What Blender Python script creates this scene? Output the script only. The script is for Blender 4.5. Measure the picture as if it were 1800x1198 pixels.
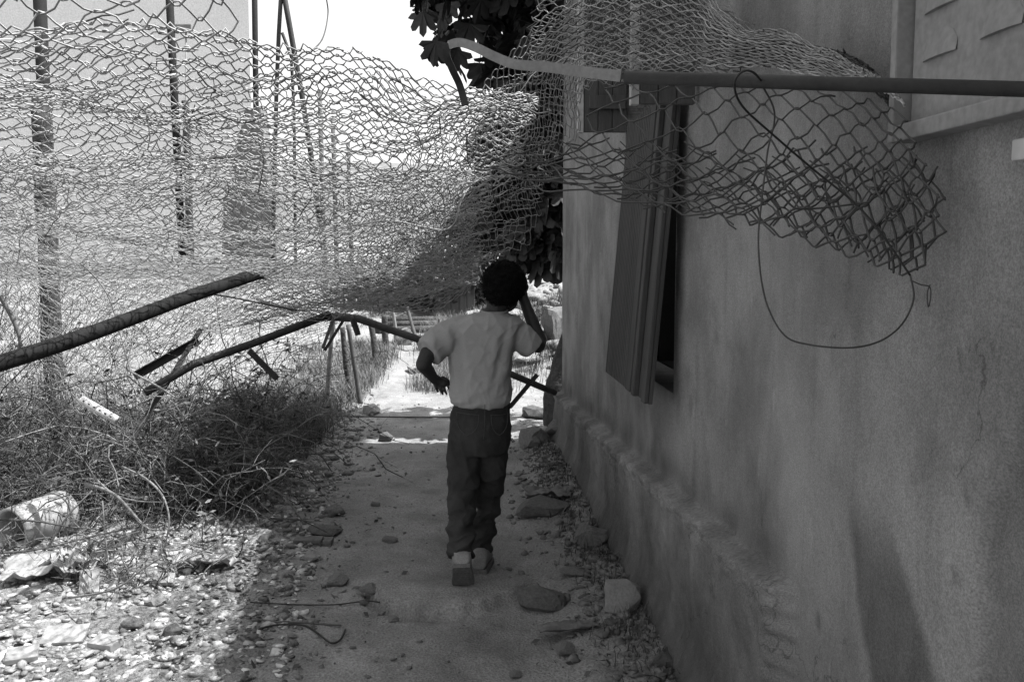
import bpy, bmesh, math, random
import numpy as np
from mathutils import Vector, Matrix, noise, Quaternion
random.seed(7); rng = np.random.default_rng(7)
for o in list(bpy.data.objects): bpy.data.objects.remove(o)
scn = bpy.context.scene; COL = scn.collection

# ------------------------------------------------------------------ camera, sky, sun
F = 1650.0; PITCH = math.atan(159/F); CAMZ = 1.42
cd = bpy.data.cameras.new('camera'); cd.lens = 33.0; cd.sensor_width = 36; cd.clip_start = .05; cd.clip_end = 600
cam = bpy.data.objects.new('camera', cd); COL.objects.link(cam)
cam.location = (0, 0, CAMZ); cam.rotation_euler = (math.pi/2-PITCH, 0, 0); scn.camera = cam
SUN_EL = math.radians(62); SUN_AZ = math.radians(88)      # azimuth from +y towards +x
TOSUN = Vector((math.cos(SUN_EL)*math.sin(SUN_AZ), math.cos(SUN_EL)*math.cos(SUN_AZ), math.sin(SUN_EL)))
w = bpy.data.worlds.new('World'); scn.world = w; w.use_nodes = True
nt = w.node_tree; bg = nt.nodes['Background']
sk = nt.nodes.new('ShaderNodeTexSky'); sk.sky_type = 'NISHITA'; sk.sun_disc = False
sk.sun_elevation = SUN_EL; sk.sun_rotation = SUN_AZ; sk.dust_density = 3.0; sk.air_density = 1.2
bw = nt.nodes.new('ShaderNodeRGBToBW'); nt.links.new(sk.outputs[0], bw.inputs[0]); nt.links.new(bw.outputs[0], bg.inputs[0])
bg.inputs[1].default_value = 0.15
sd = bpy.data.lights.new('sun', 'SUN'); sd.energy = 4.7; sd.angle = math.radians(.53); sd.color = (1, 1, 1)
sun = bpy.data.objects.new('sun', sd); COL.objects.link(sun)
sun.rotation_euler = TOSUN.to_track_quat('Z', 'Y').to_euler()
scn.view_settings.view_transform = 'Standard'; scn.view_settings.look = 'None'
scn.view_settings.exposure = 1.3; scn.view_settings.gamma = 1.0
scn.cycles.max_bounces = 8; scn.cycles.diffuse_bounces = 5

# ------------------------------------------------------------------ helpers
CP, SP = math.cos(PITCH), math.sin(PITCH)
def ray(px, py):
    a = (px-900)/F; b = (599-py)/F
    return Vector((a, CP+b*SP, -SP+b*CP))
def P(px, py, Y):
    r = ray(px, py); return Vector((0, 0, CAMZ))+r*(Y/r.y)
def sst(a, b, x): 
    t = min(1, max(0, (x-a)/(b-a))); return t*t*(3-2*t)
def nz(x, y, z=0): return noise.noise(Vector((x, y, z)))
def nv3(v): return Vector((noise.noise(v), noise.noise(v+Vector((31.4, 7.7, 2.2))), noise.noise(v+Vector((3.3, 57.1, 19.8)))))
WX = lambda y: .81-.064*y                      # face of the building wall
YEND = 6.88
def path_c(y): return -.35-.09*max(0, y-5)
def H(x, y):
    z = 0.0
    if y > 9: z += .062*(min(y, 32)-9)*sst(9, 13, y) + .012*max(0, y-32)
    z += .42*sst(9.2, 12.5, y)*sst(-1.0, 1.2, x)                # bank on the right, beyond the building
    z += .05*sst(-1.0, -1.9, x) + .10*sst(-2, -5, x)
    if y < YEND+.3: z += .07*sst(WX(y)-.55, WX(y)-.03, x)       # debris built up along the wall
    z += .035*sst(3.15, 3.3, y)*sst(.55, .3, abs(x+.05-.03*nz(y*3, 1)))*sst(4.4, 3.6, y)*0
    z += .018*nz(x*1.3, y*1.3, 3)+.010*nz(x*4, y*4, 7)
    return z
def G(px, py):
    r = ray(px, py); t = .5; c = Vector((0, 0, CAMZ)); last = t
    while t < 90:
        p = c+r*t
        if p.z < H(p.x, p.y):
            lo, hi = last, t
            for _ in range(18):
                m = (lo+hi)/2; q = c+r*m
                if q.z < H(q.x, q.y): hi = m
                else: lo = m
            q = c+r*hi; return Vector((q.x, q.y, H(q.x, q.y)))
        last = t; t += max(.04, t*.012)
    return c+r*60
def onG(x, y, dz=0): return Vector((x, y, H(x, y)+dz))

def mat(name, c, rough=.9, var=.2, scale=6, bump=.3, bscale=60, bdist=.01, metal=0, spec=.3, fine=.15, stretch=None):
    m = bpy.data.materials.new(name); m.use_nodes = True; n = m.node_tree.nodes; L = m.node_tree.links
    b = n['Principled BSDF']; b.inputs['Roughness'].default_value = rough; b.inputs['Metallic'].default_value = metal
    b.inputs['Specular IOR Level'].default_value = spec
    tc = n.new('ShaderNodeTexCoord'); src = tc.outputs['Object']
    if stretch:
        mp = n.new('ShaderNodeMapping'); mp.inputs['Scale'].default_value = stretch; L.new(src, mp.inputs[0]); src = mp.outputs[0]
    n1 = n.new('ShaderNodeTexNoise'); n1.inputs['Scale'].default_value = scale; n1.inputs['Detail'].default_value = 6; n1.inputs['Roughness'].default_value = .65; L.new(src, n1.inputs['Vector'])
    n2 = n.new('ShaderNodeTexNoise'); n2.inputs['Scale'].default_value = bscale; n2.inputs['Detail'].default_value = 5; L.new(src, n2.inputs['Vector'])
    r1 = n.new('ShaderNodeMapRange'); r1.inputs[1].default_value = .3; r1.inputs[2].default_value = .7
    r1.inputs[3].default_value = c*(1-var); r1.inputs[4].default_value = c*(1+var); L.new(n1.outputs[0], r1.inputs[0])
    r2 = n.new('ShaderNodeMapRange'); r2.inputs[1].default_value = .3; r2.inputs[2].default_value = .7
    r2.inputs[3].default_value = 1-fine; r2.inputs[4].default_value = 1+fine; L.new(n2.outputs[0], r2.inputs[0])
    mu = n.new('ShaderNodeMath'); mu.operation = 'MULTIPLY'; L.new(r1.outputs[0], mu.inputs[0]); L.new(r2.outputs[0], mu.inputs[1])
    L.new(mu.outputs[0], b.inputs['Base Color'])
    if bump:
        bp = n.new('ShaderNodeBump'); bp.inputs['Strength'].default_value = bump; bp.inputs['Distance'].default_value = bdist
        L.new(n2.outputs[0], bp.inputs['Height']); L.new(bp.outputs[0], b.inputs['Normal'])
    m['out'] = 1
    return m
M = {}
M['ground'] = mat('pale_dirt', .205, .95, .32, 2.6, .9, 120, .012, spec=.1, fine=.34)
M['stone'] = mat('limestone', 0.24, .9, .22, 9, .6, 70, .01, spec=.2)
M['darkstone'] = mat('grey_stone', 0.13, .9, .3, 9, .6, 60, .01, spec=.2)
M['gravel'] = mat('gravel', .40, .9, .3, 14, .3, 90, .005, spec=.2)
M['concrete'] = mat('concrete', 0.18, .92, .18, 5, .5, 90, .006, spec=.2)
M['wire'] = mat('galvanised_wire', .23, .55, .35, 12, 0, 60, spec=.5)
M['wiredark'] = mat('dark_wire', .038, .65, .4, 12, 0, 60, spec=.4)  # darker wire tone for the right-hand drape and loose strands
M['rust'] = mat('rusty_iron', .022, .75, .4, 20, .4, 120, .003, spec=.4)
M['paleiron'] = mat('pale_painted_iron', 0.17, .7, .18, 18, .3, 150, .002, spec=.4)
M['bark'] = mat('bark', 0.055, .95, .4, 10, .9, 40, .02, spec=.1)
M['twig'] = mat('dry_twig', 0.17, .9, .45, 4, 0, 40, spec=.1)
M['twigdark'] = mat('dark_twig', 0.07, .9, .4, 4, 0, 40, spec=.1)
M['grass'] = mat('dry_grass', 0.15, .9, .35, 2.5, 0, 40, spec=.1)
M['green'] = mat('dull_leaf', 0.04, .7, .35, 5, 0, 40, spec=.2)
M['fig'] = mat('fig_leaf', 0.035, .62, .3, 6, .25, 60, .004, spec=.3)
M['shirt'] = mat('grey_cotton', .30, .95, .05, 12, .25, 420, .0015, spec=.1, fine=.09)
M['denim'] = mat('dark_denim', .038, .92, .28, 9, .3, 380, .0015, spec=.15, fine=.15)
M['stitch'] = mat('pale_stitching', 0.07, .9, .1, 20, 0, 60)
M['skin'] = mat('dark_skin', .030, .55, .12, 20, .1, 150, .001, spec=.35)
M['hair'] = mat('black_curly_hair', 0.004, .8, .3, 60, .9, 190, .012, spec=.15)
M['eye'] = mat('eye', .5, .2, .05, 20, 0)
M['shoe'] = mat('pale_canvas_shoe', 0.2, .85, .12, 25, .2, 200, .002)
M['sole'] = mat('worn_rubber_sole', 0.11, .9, .25, 30, .4, 120, .003)
M['paper'] = mat('pale_refuse', 0.3, .8, .2, 9, .3, 40, .006)
M['plastic'] = mat('pale_plastic', 0.28, .6, .25, 8, .2, 40, .004)
M['panel'] = mat('weathered_board', 0.055, .85, .3, 5, .4, 60, .004, stretch=(3, 3, .25))
M['board'] = mat('grey_board', 0.08, .85, .22, 6, .4, 60, .004, stretch=(3, 3, .3))
M['paint'] = mat('pale_shutter_paint', 0.2, .75, .08, 7, .25, 70, .002)
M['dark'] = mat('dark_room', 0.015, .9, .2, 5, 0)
M['house'] = mat('pale_plaster', .27, .9, .05, .6, .3, 30, .01)
M['white'] = mat('whitewash', 0.38, .9, .12, 2, .3, 30, .01)
M['black'] = mat('black_cable', 0.02, .6, .2, 20, 0)
M['tin'] = mat('old_tin', 0.08, .6, .35, 8, .3, 50, .004)
M['darkiron'] = mat('dark_iron', .010, .8, .4, 20, .4, 120, .003, spec=.15)
M['pier'] = mat('grey_pier', .13, .9, .15, 4, .3, 40, .01)
M['scrub'] = mat('scrubby_hillside', .12, .95, .45, .35, .5, 3, .2)
M['rubble'] = mat('rubble_stone', 0.21, .9, .3, 7, .6, 50, .01)

def island_var(m, lo, hi):
    n = m.node_tree.nodes; L = m.node_tree.links; b = n['Principled BSDF']; c = b.inputs['Base Color'].links[0].from_socket
    g = n.new('ShaderNodeNewGeometry'); r = n.new('ShaderNodeMapRange'); r.inputs[3].default_value = lo; r.inputs[4].default_value = hi; L.new(g.outputs['Random Per Island'], r.inputs[0])
    q = n.new('ShaderNodeMath'); q.operation = 'MULTIPLY'; L.new(c, q.inputs[0]); L.new(r.outputs[0], q.inputs[1]); L.new(q.outputs[0], b.inputs['Base Color'])
for k_, lo_, hi_ in (('gravel', .55, 1.3), ('rubble', .6, 1.3), ('darkstone', .75, 1.25), ('twig', .45, 1.3), ('twigdark', .5, 1.7), ('grass', .5, 1.35), ('green', .6, 1.5), ('fig', .7, 1.3), ('wire', .6, 1.3)): island_var(M[k_], lo_, hi_)
def tag(o, label=None, cat=None, group=None, kind=None):
    if label: o['label'] = label
    if cat: o['category'] = cat
    if group: o['group'] = group
    if kind: o['kind'] = kind
    return o
def empty(name, loc=(0, 0, 0)):
    o = bpy.data.objects.new(name, None); o.location = loc; o.empty_display_size = .1; COL.objects.link(o); return o
def link(name, me, m=None, parent=None, smooth=False):
    o = bpy.data.objects.new(name, me); COL.objects.link(o)
    if m is not None and not me.materials: me.materials.append(m if not isinstance(m, str) else M[m])
    if parent is not None:
        o.parent = parent; o.matrix_parent_inverse = Matrix.Translation(-Vector(parent.location)) if parent.type == 'EMPTY' or True else None
    if smooth: me.shade_smooth() if hasattr(me, 'shade_smooth') else None
    return o
def mesh_np(name, V, Fc):
    me = bpy.data.meshes.new(name); V = np.asarray(V, float).reshape(-1, 3); Fc = np.asarray(Fc, int); k = Fc.shape[1]
    me.vertices.add(len(V)); me.vertices.foreach_set('co', V.ravel())
    me.loops.add(Fc.size); me.loops.foreach_set('vertex_index', Fc.ravel())
    me.polygons.add(len(Fc)); me.polygons.foreach_set('loop_start', np.arange(len(Fc))*k)
    me.polygons.foreach_set('loop_total', np.full(len(Fc), k)); me.update(calc_edges=True); me.validate(); return me
class MB:
    """collects geometry for one mesh"""
    def __init__(s): s.V = []; s.F = []
    def add(s, V, Fc):
        b = len(s.V); s.V += [tuple(v) for v in V]; s.F += [tuple(i+b for i in f) for f in Fc]; return s
    def box(s, c, h, R=None):
        R = R or Matrix.Identity(3); c = Vector(c)
        V = [c+R@Vector((x*h[0], y*h[1], z*h[2])) for x in (-1, 1) for y in (-1, 1) for z in (-1, 1)]
        return s.add(V, [(0, 1, 3, 2), (4, 6, 7, 5), (0, 4, 5, 1), (2, 3, 7, 6), (0, 2, 6, 4), (1, 5, 7, 3)])
    def tube(s, pts, rad, n=6, cap=True, flat=1.0):
        pts = [Vector(p) for p in pts]; k = len(pts)
        if not hasattr(rad, '__len__'): rad = [rad]*k
        elif len(rad) != k: rad = list(np.interp(np.linspace(0, 1, k), np.linspace(0, 1, len(rad)), rad))
        V = []; u = None
        for i, p in enumerate(pts):
            t = (pts[min(i+1, k-1)]-pts[max(i-1, 0)])
            if t.length < 1e-9: t = Vector((0, 0, 1))
            t.normalize()
            if u is None: u = t.orthogonal().normalized()
            u = (u-t*u.dot(t)); u = u.normalized() if u.length > 1e-6 else t.orthogonal().normalized()
            v = t.cross(u)
            for j in range(n):
                a = 2*math.pi*j/n; V.append(p+u*math.cos(a)*rad[i]+v*math.sin(a)*rad[i]*flat)
        Fc = [(i*n+j, i*n+(j+1) % n, (i+1)*n+(j+1) % n, (i+1)*n+j) for i in range(k-1) for j in range(n)]
        if cap: Fc += [tuple(range(n-1, -1, -1)), tuple((k-1)*n+j for j in range(n))]
        return s.add(V, Fc)
    def build(s, name, m, parent=None, smooth=False, bevel=0):
        me = bpy.data.meshes.new(name); me.from_pydata(s.V, [], s.F)
        if bevel:
            bm = bmesh.new(); bm.from_mesh(me)
            bmesh.ops.bevel(bm, geom=list(bm.edges), offset=bevel, segments=2, affect='EDGES', profile=.6)
            bm.to_mesh(me); bm.free()
        if smooth: me.polygons.foreach_set('use_smooth', [True]*len(me.polygons))
        me.update(); return link(name, me, m, parent)
def smoothpts(pts, per=6):
    pts = [Vector(p) for p in pts]; out = []
    for i in range(len(pts)-1):
        a = pts[max(i-1, 0)]; b = pts[i]; c = pts[i+1]; d = pts[min(i+2, len(pts)-1)]
        for j in range(per):
            t = j/per
            out.append(.5*((2*b)+(c-a)*t+(2*a-5*b+4*c-d)*t*t+(3*b-a-3*c+d)*t**3))
    out.append(pts[-1]); return out
def remesh_obj(name, mb, vox, m, parent, smooth=2, disp=None):
    me = bpy.data.meshes.new('raw'); me.from_pydata(mb.V, [], mb.F)
    o = bpy.data.objects.new('raw', me); COL.objects.link(o)
    r = o.modifiers.new('r', 'REMESH'); r.mode = 'VOXEL'; r.voxel_size = vox
    s = o.modifiers.new('s', 'SMOOTH'); s.iterations = smooth; s.factor = .5
    dg = bpy.context.evaluated_depsgraph_get(); out = bpy.data.meshes.new_from_object(o.evaluated_get(dg))
    bpy.data.objects.remove(o); bpy.data.meshes.remove(me); out.name = name
    if disp:
        nn = [v.normal.copy() for v in out.vertices]
        for v, n_ in zip(out.vertices, nn): v.co += n_*disp(v.co, n_)
    out.polygons.foreach_set('use_smooth', [True]*len(out.polygons)); out.update()
    out.materials.clear(); return link(name, out, m, parent)
def capsule(mb, p0, p1, r0, r1, n=14, flat=1.0):
    p0 = Vector(p0); p1 = Vector(p1); d = (p1-p0); L_ = d.length; d.normalize(); pts = []; rr = []
    for k in range(5):
        a = math.pi/2*(1-k/4.001); pts.append(p0-d*r0*math.sin(a)); rr.append(max(1e-4, r0*math.cos(a)))
    for k in range(1, 6):
        a = math.pi/2*(k/5*.999); pts.append(p1+d*r1*math.sin(a)); rr.append(max(1e-4, r1*math.cos(a)))
    pts.insert(5, p1); rr.insert(5, r1); mb.tube(pts, rr, n, flat=flat)
def ellipsoid(mb, c, r, R=None, n=18):
    R = R or Matrix.Identity(3); c = Vector(c); V = []; k = n//2
    for i in range(1, k):
        a = math.pi*i/k
        for j in range(n):
            b = 2*math.pi*j/n; V.append(c+R@Vector((r[0]*math.sin(a)*math.cos(b), r[1]*math.sin(a)*math.sin(b), r[2]*math.cos(a))))
    top = len(V); V.append(c+R@Vector((0, 0, r[2]))); V.append(c-R@Vector((0, 0, r[2])))
    Fc = [(i*n+j, (i+1)*n+j, (i+1)*n+(j+1) % n, i*n+(j+1) % n) for i in range(k-2) for j in range(n)]
    Fc += [(top, j, (j+1) % n) for j in range(n)]+[(top+1, (k-2)*n+(j+1) % n, (k-2)*n+j) for j in range(n)]
    mb.add(V, Fc)

# ------------------------------------------------------------------ ground
def axis(lo, hi, flo, fhi, fine, grow):
    a = [flo]
    while a[-1] < fhi: a.append(a[-1]+fine)
    s = fine
    while a[-1] < hi: s *= grow; a.append(a[-1]+s)
    s = fine
    while a[0] > lo: s *= grow; a.insert(0, a[0]-s)
    return a
gx = axis(-110, 110, -2.6, .8, .020, 1.09); gy = axis(-6, 260, 2.5, 8.0, .021, 1.055)
V = []
for y in gy:
    for x in gx:
        z = H(x, y)
        if y < 14 and abs(x) < 5:
            z += .010*nz(x*9, y*9, 2)+.006*nz(x*22, y*22, 5)
            rough = sst(-.9, -1.3, x)+sst(.1, .4, x)*(y < 7.5)
            r_ = math.hypot((x+.27)/.34, (y-3.97)/.43)+.13*nz(x*7, y*7, 21)+.06*nz(x*22, y*22, 23)
            z += .038*sst(1.03, .97, r_)*sst(4.05, 3.75, y)           # broken hard crust with a ragged lip
            z -= .040*math.exp(-((r_-1.06)/.05)**2)*sst(3.98, 3.75, y)*sst(-.05, -.35, x)
            z += rough*(.022*nz(x*7, y*7, 9)+.014*nz(x*17, y*17, 4))
        V.append((x, y, z))
nx = len(gx)
Fc = [(j*nx+i, j*nx+i+1, (j+1)*nx+i+1, (j+1)*nx+i) for j in range(len(gy)-1) for i in range(nx-1)]
me = mesh_np('ground', V, Fc); me.polygons.foreach_set('use_smooth', [True]*len(me.polygons))
tag(link('ground', me, M['ground']), kind='structure')

# ------------------------------------------------------------------ building with plaster wall
def wall_mat(attr):
    m = mat('weathered_plaster', .24, .93, .13, 2.2, .45, 110, .006, spec=.12, fine=.10)
    n = m.node_tree.nodes; L = m.node_tree.links; b = n['Principled BSDF']
    col = b.inputs['Base Color'].links[0].from_socket
    tc = n.new('ShaderNodeTexCoord')
    def mul(a, k):
        q = n.new('ShaderNodeMath'); q.operation = 'MULTIPLY'; L.new(a, q.inputs[0])
        if isinstance(k, float): q.inputs[1].default_value = k
        else: L.new(k, q.inputs[1])
        return q.outputs[0]
    def streak(sy, sz, scale, lo, hi, a, bb, w=0):
        mp = n.new('ShaderNodeMapping'); mp.inputs['Scale'].default_value = (1, sy, sz); mp.inputs['Location'].default_value = (w, w, w); L.new(tc.outputs['Object'], mp.inputs[0])
        t = n.new('ShaderNodeTexNoise'); t.inputs['Scale'].default_value = scale; t.inputs['Detail'].default_value = 5; t.inputs['Roughness'].default_value = .6; L.new(mp.outputs[0], t.inputs['Vector'])
        r = n.new('ShaderNodeMapRange'); r.interpolation_type = 'SMOOTHSTEP'; r.inputs[1].default_value = lo; r.inputs[2].default_value = hi; r.inputs[3].default_value = a; r.inputs[4].default_value = bb; L.new(t.outputs[0], r.inputs[0]); return r.outputs[0]
    col = mul(col, streak(2.2, .22, 4, .52, .75, 1.0, .80))        # run-off streaks
    col = mul(col, streak(7, .5, 5, .6, .75, 1.0, .86, 3))
    col = mul(col, streak(1.2, .9, 2.2, .35, .65, .74, 1.14, 9))
    col = mul(col, streak(1.0, 1.0, 3.1, .5, .68, 1.0, .80, 14))
    col = mul(col, streak(34, 34, 9, .3, .7, .74, 1.26, 2))
    col = mul(col, streak(9, 9, 9, .66, .74, 1.0, .62, 5))           # small pits and scuffs
    vo = n.new('ShaderNodeTexVoronoi'); vo.feature = 'DISTANCE_TO_EDGE'; vo.inputs['Scale'].default_value = 2.1
    mp = n.new('ShaderNodeMapping'); mp.inputs['Scale'].default_value = (.3, 1.2, .6); L.new(tc.outputs['Object'], mp.inputs[0])
    tn = n.new('ShaderNodeTexNoise'); tn.inputs['Scale'].default_value = 5; tn.inputs['Detail'].default_value = 6; L.new(tc.outputs['Object'], tn.inputs['Vector'])
    va = n.new('ShaderNodeVectorMath'); va.operation = 'MULTIPLY_ADD'; va.inputs[1].default_value = (.5, .5, .5); L.new(tn.outputs['Color'], va.inputs[0]); L.new(mp.outputs[0], va.inputs[2]); L.new(va.outputs[0], vo.inputs['Vector'])
    cr_ = n.new('ShaderNodeMapRange'); cr_.inputs[1].default_value = .0; cr_.inputs[2].default_value = .008; cr_.inputs[3].default_value = .55; cr_.inputs[4].default_value = 1.0; L.new(vo.outputs['Distance'], cr_.inputs[0])
    ms = streak(1, 1, 1.7, .52, .58, 0.0, 1.0, 21)                    # cracks only here and there
    mx = n.new('ShaderNodeMix'); mx.inputs[2].default_value = 1.0; L.new(ms, mx.inputs[0]); L.new(cr_.outputs[0], mx.inputs[3]); col = mul(col, mx.outputs[0])
    col = mul(col, streak(3, 1.0, 7, .62, .72, 1.0, 1.22, 31))           # pale scuffs
    # damp, dirty foot of the wall with a ragged top edge
    sx = n.new('ShaderNodeSeparateXYZ'); L.new(tc.outputs['Object'], sx.inputs[0])
    t = n.new('ShaderNodeTexNoise'); t.inputs['Scale'].default_value = 3.5; t.inputs['Detail'].default_value = 5; L.new(tc.outputs['Object'], t.inputs['Vector'])
    ad = n.new('ShaderNodeMath'); ad.operation = 'MULTIPLY_ADD'; L.new(t.outputs[0], ad.inputs[0]); ad.inputs[1].default_value = -.8; L.new(sx.outputs[2], ad.inputs[2])
    r = n.new('ShaderNodeMapRange'); r.interpolation_type = 'SMOOTHSTEP'; r.inputs[1].default_value = -.40; r.inputs[2].default_value = .45; r.inputs[3].default_value = .40; r.inputs[4].default_value = 1.0; L.new(ad.outputs[0], r.inputs[0])
    col = mul(col, r.outputs[0])
    # dark damp stain running down: distance to a slanted line in (y, z)
    ly = n.new('ShaderNodeMath'); ly.operation = 'MULTIPLY_ADD'; L.new(sx.outputs[2], ly.inputs[0]); ly.inputs[1].default_value = -.62; L.new(sx.outputs[1], ly.inputs[2])
    l2 = n.new('ShaderNodeMath'); l2.operation = 'ADD'; L.new(ly.outputs[0], l2.inputs[0]); l2.inputs[1].default_value = -1.215
    ww = n.new('ShaderNodeMath'); ww.operation = 'MULTIPLY_ADD'; L.new(t.outputs[0], ww.inputs[0]); ww.inputs[1].default_value = .16; L.new(l2.outputs[0], ww.inputs[2])
    ab = n.new('ShaderNodeMath'); ab.operation = 'ABSOLUTE'; w2 = n.new('ShaderNodeMath'); w2.operation = 'ADD'; L.new(ww.outputs[0], w2.inputs[0]); w2.inputs[1].default_value = -.08; L.new(w2.outputs[0], ab.inputs[0])
    r3 = n.new('ShaderNodeMapRange'); r3.interpolation_type = 'SMOOTHSTEP'; r3.inputs[1].default_value = .075; r3.inputs[2].default_value = .125; r3.inputs[3].default_value = 1; r3.inputs[4].default_value = 0; wz = n.new('ShaderNodeMath'); wz.operation = 'MULTIPLY_ADD'; L.new(sx.outputs[2], wz.inputs[0]); wz.inputs[1].default_value = .22; wz.inputs[2].default_value = -.20
    wa = n.new('ShaderNodeMath'); wa.operation = 'ADD'; L.new(wz.outputs[0], wa.inputs[0]); L.new(ab.outputs[0], wa.inputs[1]); L.new(wa.outputs[0], r3.inputs[0])
    r4 = n.new('ShaderNodeMapRange'); r4.interpolation_type = 'SMOOTHSTEP'; r4.inputs[1].default_value = .80; r4.inputs[2].default_value = .98; r4.inputs[3].default_value = 1; r4.inputs[4].default_value = 0; L.new(sx.outputs[2], r4.inputs[0])
    q = mul(r3.outputs[0], r4.outputs[0])
    iv = n.new('ShaderNodeMath'); iv.operation = 'MULTIPLY_ADD'; L.new(q, iv.inputs[0]); iv.inputs[1].default_value = -.48; iv.inputs[2].default_value = 1.0
    col = mul(col, iv.outputs[0])
    if attr:
        an = n.new('ShaderNodeAttribute'); an.attribute_name = 'grime'; col = mul(col, an.outputs['Fac'])
    n3 = n.new('ShaderNodeTexNoise'); n3.inputs['Scale'].default_value = 38; n3.inputs['Detail'].default_value = 7; n3.inputs['Roughness'].default_value = .7; L.new(tc.outputs['Object'], n3.inputs['Vector'])
    b3 = n.new('ShaderNodeBump'); b3.inputs['Strength'].default_value = .7; b3.inputs['Distance'].default_value = .012; L.new(n3.outputs[0], b3.inputs['Height']); L.new(b3.outputs[0], b.inputs['Normal'])
    L.new(col, b.inputs['Base Color']); return m
M['plaster'] = wall_mat(True); M['plaster_plain'] = wall_mat(False)
def roofz(y): return 2.72+.16*(y-2.2)
OPEN = (3.40, 4.42, .90, 2.62)                    # window opening y0,y1,z0,z1
def wall_off(y, z):
    """how far the plaster stands out of the wall plane"""
    d = .006*nz(y*2.2, z*2.2, 11)+.0025*nz(y*11, z*8, 4)
    zt = .625-.052*(y-2.17)+.016*nz(y*6, 3.3, 1)+.013*nz(y*21, 1.1, 2)+.008*nz(y*50, 2.1, 2)
    amt = sst(2.12, 2.22, y+.06*nz(z*9, 4, 4)+.03*nz(z*30, 2, 4))
    if amt > 0:
        lip = sst(zt+.004, zt-.016, z)
        d += amt*lip*(.058+.010*nz(y*5, z*5, 6)+.005*nz(y*25, z*25, 6))
        lump = math.exp(-((z-zt+.035)/.035)**2)*amt
        d += lump*(.020*nz(y*30, z*30, 2)+.016*nz(y*62, z*62, 9)+.022*abs(nz(y*13, z*17, 8))-.004)
    d += .05*sst(.22, .0, z)                       # flared foot
    j = sst(1.44+.05*nz(z*3, 5)-.12*sst(.9, 1.3, z), 1.40+.05*nz(z*3, 5)-.12*sst(.9, 1.3, z), y)
    d -= j*sst(1.5, 1.2, z)*(.018+.008*nz(y*20, z*14, 3))    # broken plaster by the near end
    return d
ys = []; y = -1.2
while y < YEND: ys.append(y); y += .05 if y < .9 else .014 if y < 2.0 else .010 if y < 3.4 else .014 if y < 5 else .024
ys.append(YEND)
for e in OPEN[:2]: ys[min(range(len(ys)), key=lambda i: abs(ys[i]-e))] = e
zs = []; z = -.25
while z < 1: zs.append(z); z += .014 if z < .36 or z > .72 else .009
while z < 3.7: zs.append(z); z += .03
for e in OPEN[2:]: zs[min(range(len(zs)), key=lambda i: abs(zs[i]-e))] = e
zs = np.array(zs); zmax = zs[-1]
V = []; nzn = len(zs)
for y in ys:
    top = roofz(y)
    for z in zs:
        zz = z if z < 2.62 else 2.62+(z-2.62)/(zmax-2.62)*(top-2.62)
        V.append((WX(y)-wall_off(y, zz), y, zz))
Fc = []
for i in range(len(ys)-1):
    ym = (ys[i]+ys[i+1])/2
    for j in range(nzn-1):
        zm = (zs[j]+zs[j+1])/2
        if OPEN[0] < ym < OPEN[1] and OPEN[2] < zm < OPEN[3]: continue
        Fc.append((i*nzn+j, i*nzn+j+1, (i+1)*nzn+j+1, (i+1)*nzn+j))
bld = empty('plaster_building', (WX(3), 3, 0))
tag(bld, 'weathered plaster building with a shuttered window along the right of the path', 'building')
gr = []
CH = [(1.49, 1.24, .010), (2.02, .60, .02), (1.47, .90, .012), (1.45, 1.04, .007)]
CH0 = [(1.484, 1.24, .012), (1.478, 1.20, .008), (1.444, 1.035, .010), (1.46, 1.05, .007), (1.47, .90, .020), (1.72, .71, .018), (2.02, .60, .035), (2.10, .63, .03), (1.30, 1.5, .02)]
for (x, y, z) in V:
    zt = .625-.052*(y-2.17); am = sst(2.0, 2.4, y); k = 1.0
    k -= .42*am*math.exp(-((z-zt-.05-.03*nz(y*3, 1))/.05)**2)*max(0, min(1, .55+.9*nz(y*5, z*5, 3)))       # grime lodged on the ledge
    k += .22*am*math.exp(-((z-zt+.035)/.03)**2)*max(0, .5+nz(y*9, z*9, 5))                                  # paler band along the lip
    if y < 3: k -= max(0, min(.6, max((.4*sst(r_*1.8, r_*.3, math.hypot((y-a_)*1.3, z-b_)+.006*nz(y*60, z*60)) for a_, b_, r_ in CH))))
    j = sst(1.44+.05*nz(z*3, 5)-.12*sst(.9, 1.3, z), 1.40+.05*nz(z*3, 5)-.12*sst(.9, 1.3, z), y)*sst(1.5, 1.2, z); k -= .32*j
    gr.append(max(.25, k))
me = mesh_np('wall', V, Fc); at = me.attributes.new('grime', 'FLOAT', 'POINT'); at.data.foreach_set('value', gr); me.polygons.foreach_set('use_smooth', [True]*len(me.polygons)); link('wall', me, M['plaster'], bld)
mb = MB()                                          # rest of the shell
y0, y1 = -1.2, YEND
a = [(WX(y0)+.0, y0), (WX(y1), y1), (WX(y1)+4, y1+.25), (WX(y0)+4, y0+.25)]
V = [(x, y, -.3) for x, y in a]+[(x, y, roofz(y)-.001) for x, y in a]
mb.add(V, [(1, 2, 6, 5), (2, 3, 7, 6), (3, 0, 4, 7)]); mb.build('end_wall', M['plaster_plain'], bld)
mb = MB(); V = [(x-(.03 if i in (0, 1) else 0), y, roofz(y)+.002) for i, (x, y) in enumerate(a)]+[(x-(.03 if i in (0, 1) else 0), y, roofz(y)+.10) for i, (x, y) in enumerate(a)]
mb.add(V, [(0, 3, 2, 1), (4, 5, 6, 7), (0, 1, 5, 4), (1, 2, 6, 5), (2, 3, 7, 6), (3, 0, 4, 7)]); mb.build('roof_slab', M['concrete'], bld)
mb = MB(); ya_, yb_ = 4.72, 6.35  # unseen block added over the roof to shade the brush on the left
aa = [(WX(ya_)+.02, ya_), (WX(yb_)+.02, yb_), (WX(yb_)+3.9, yb_+.2), (WX(ya_)+3.9, ya_+.2)]
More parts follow.
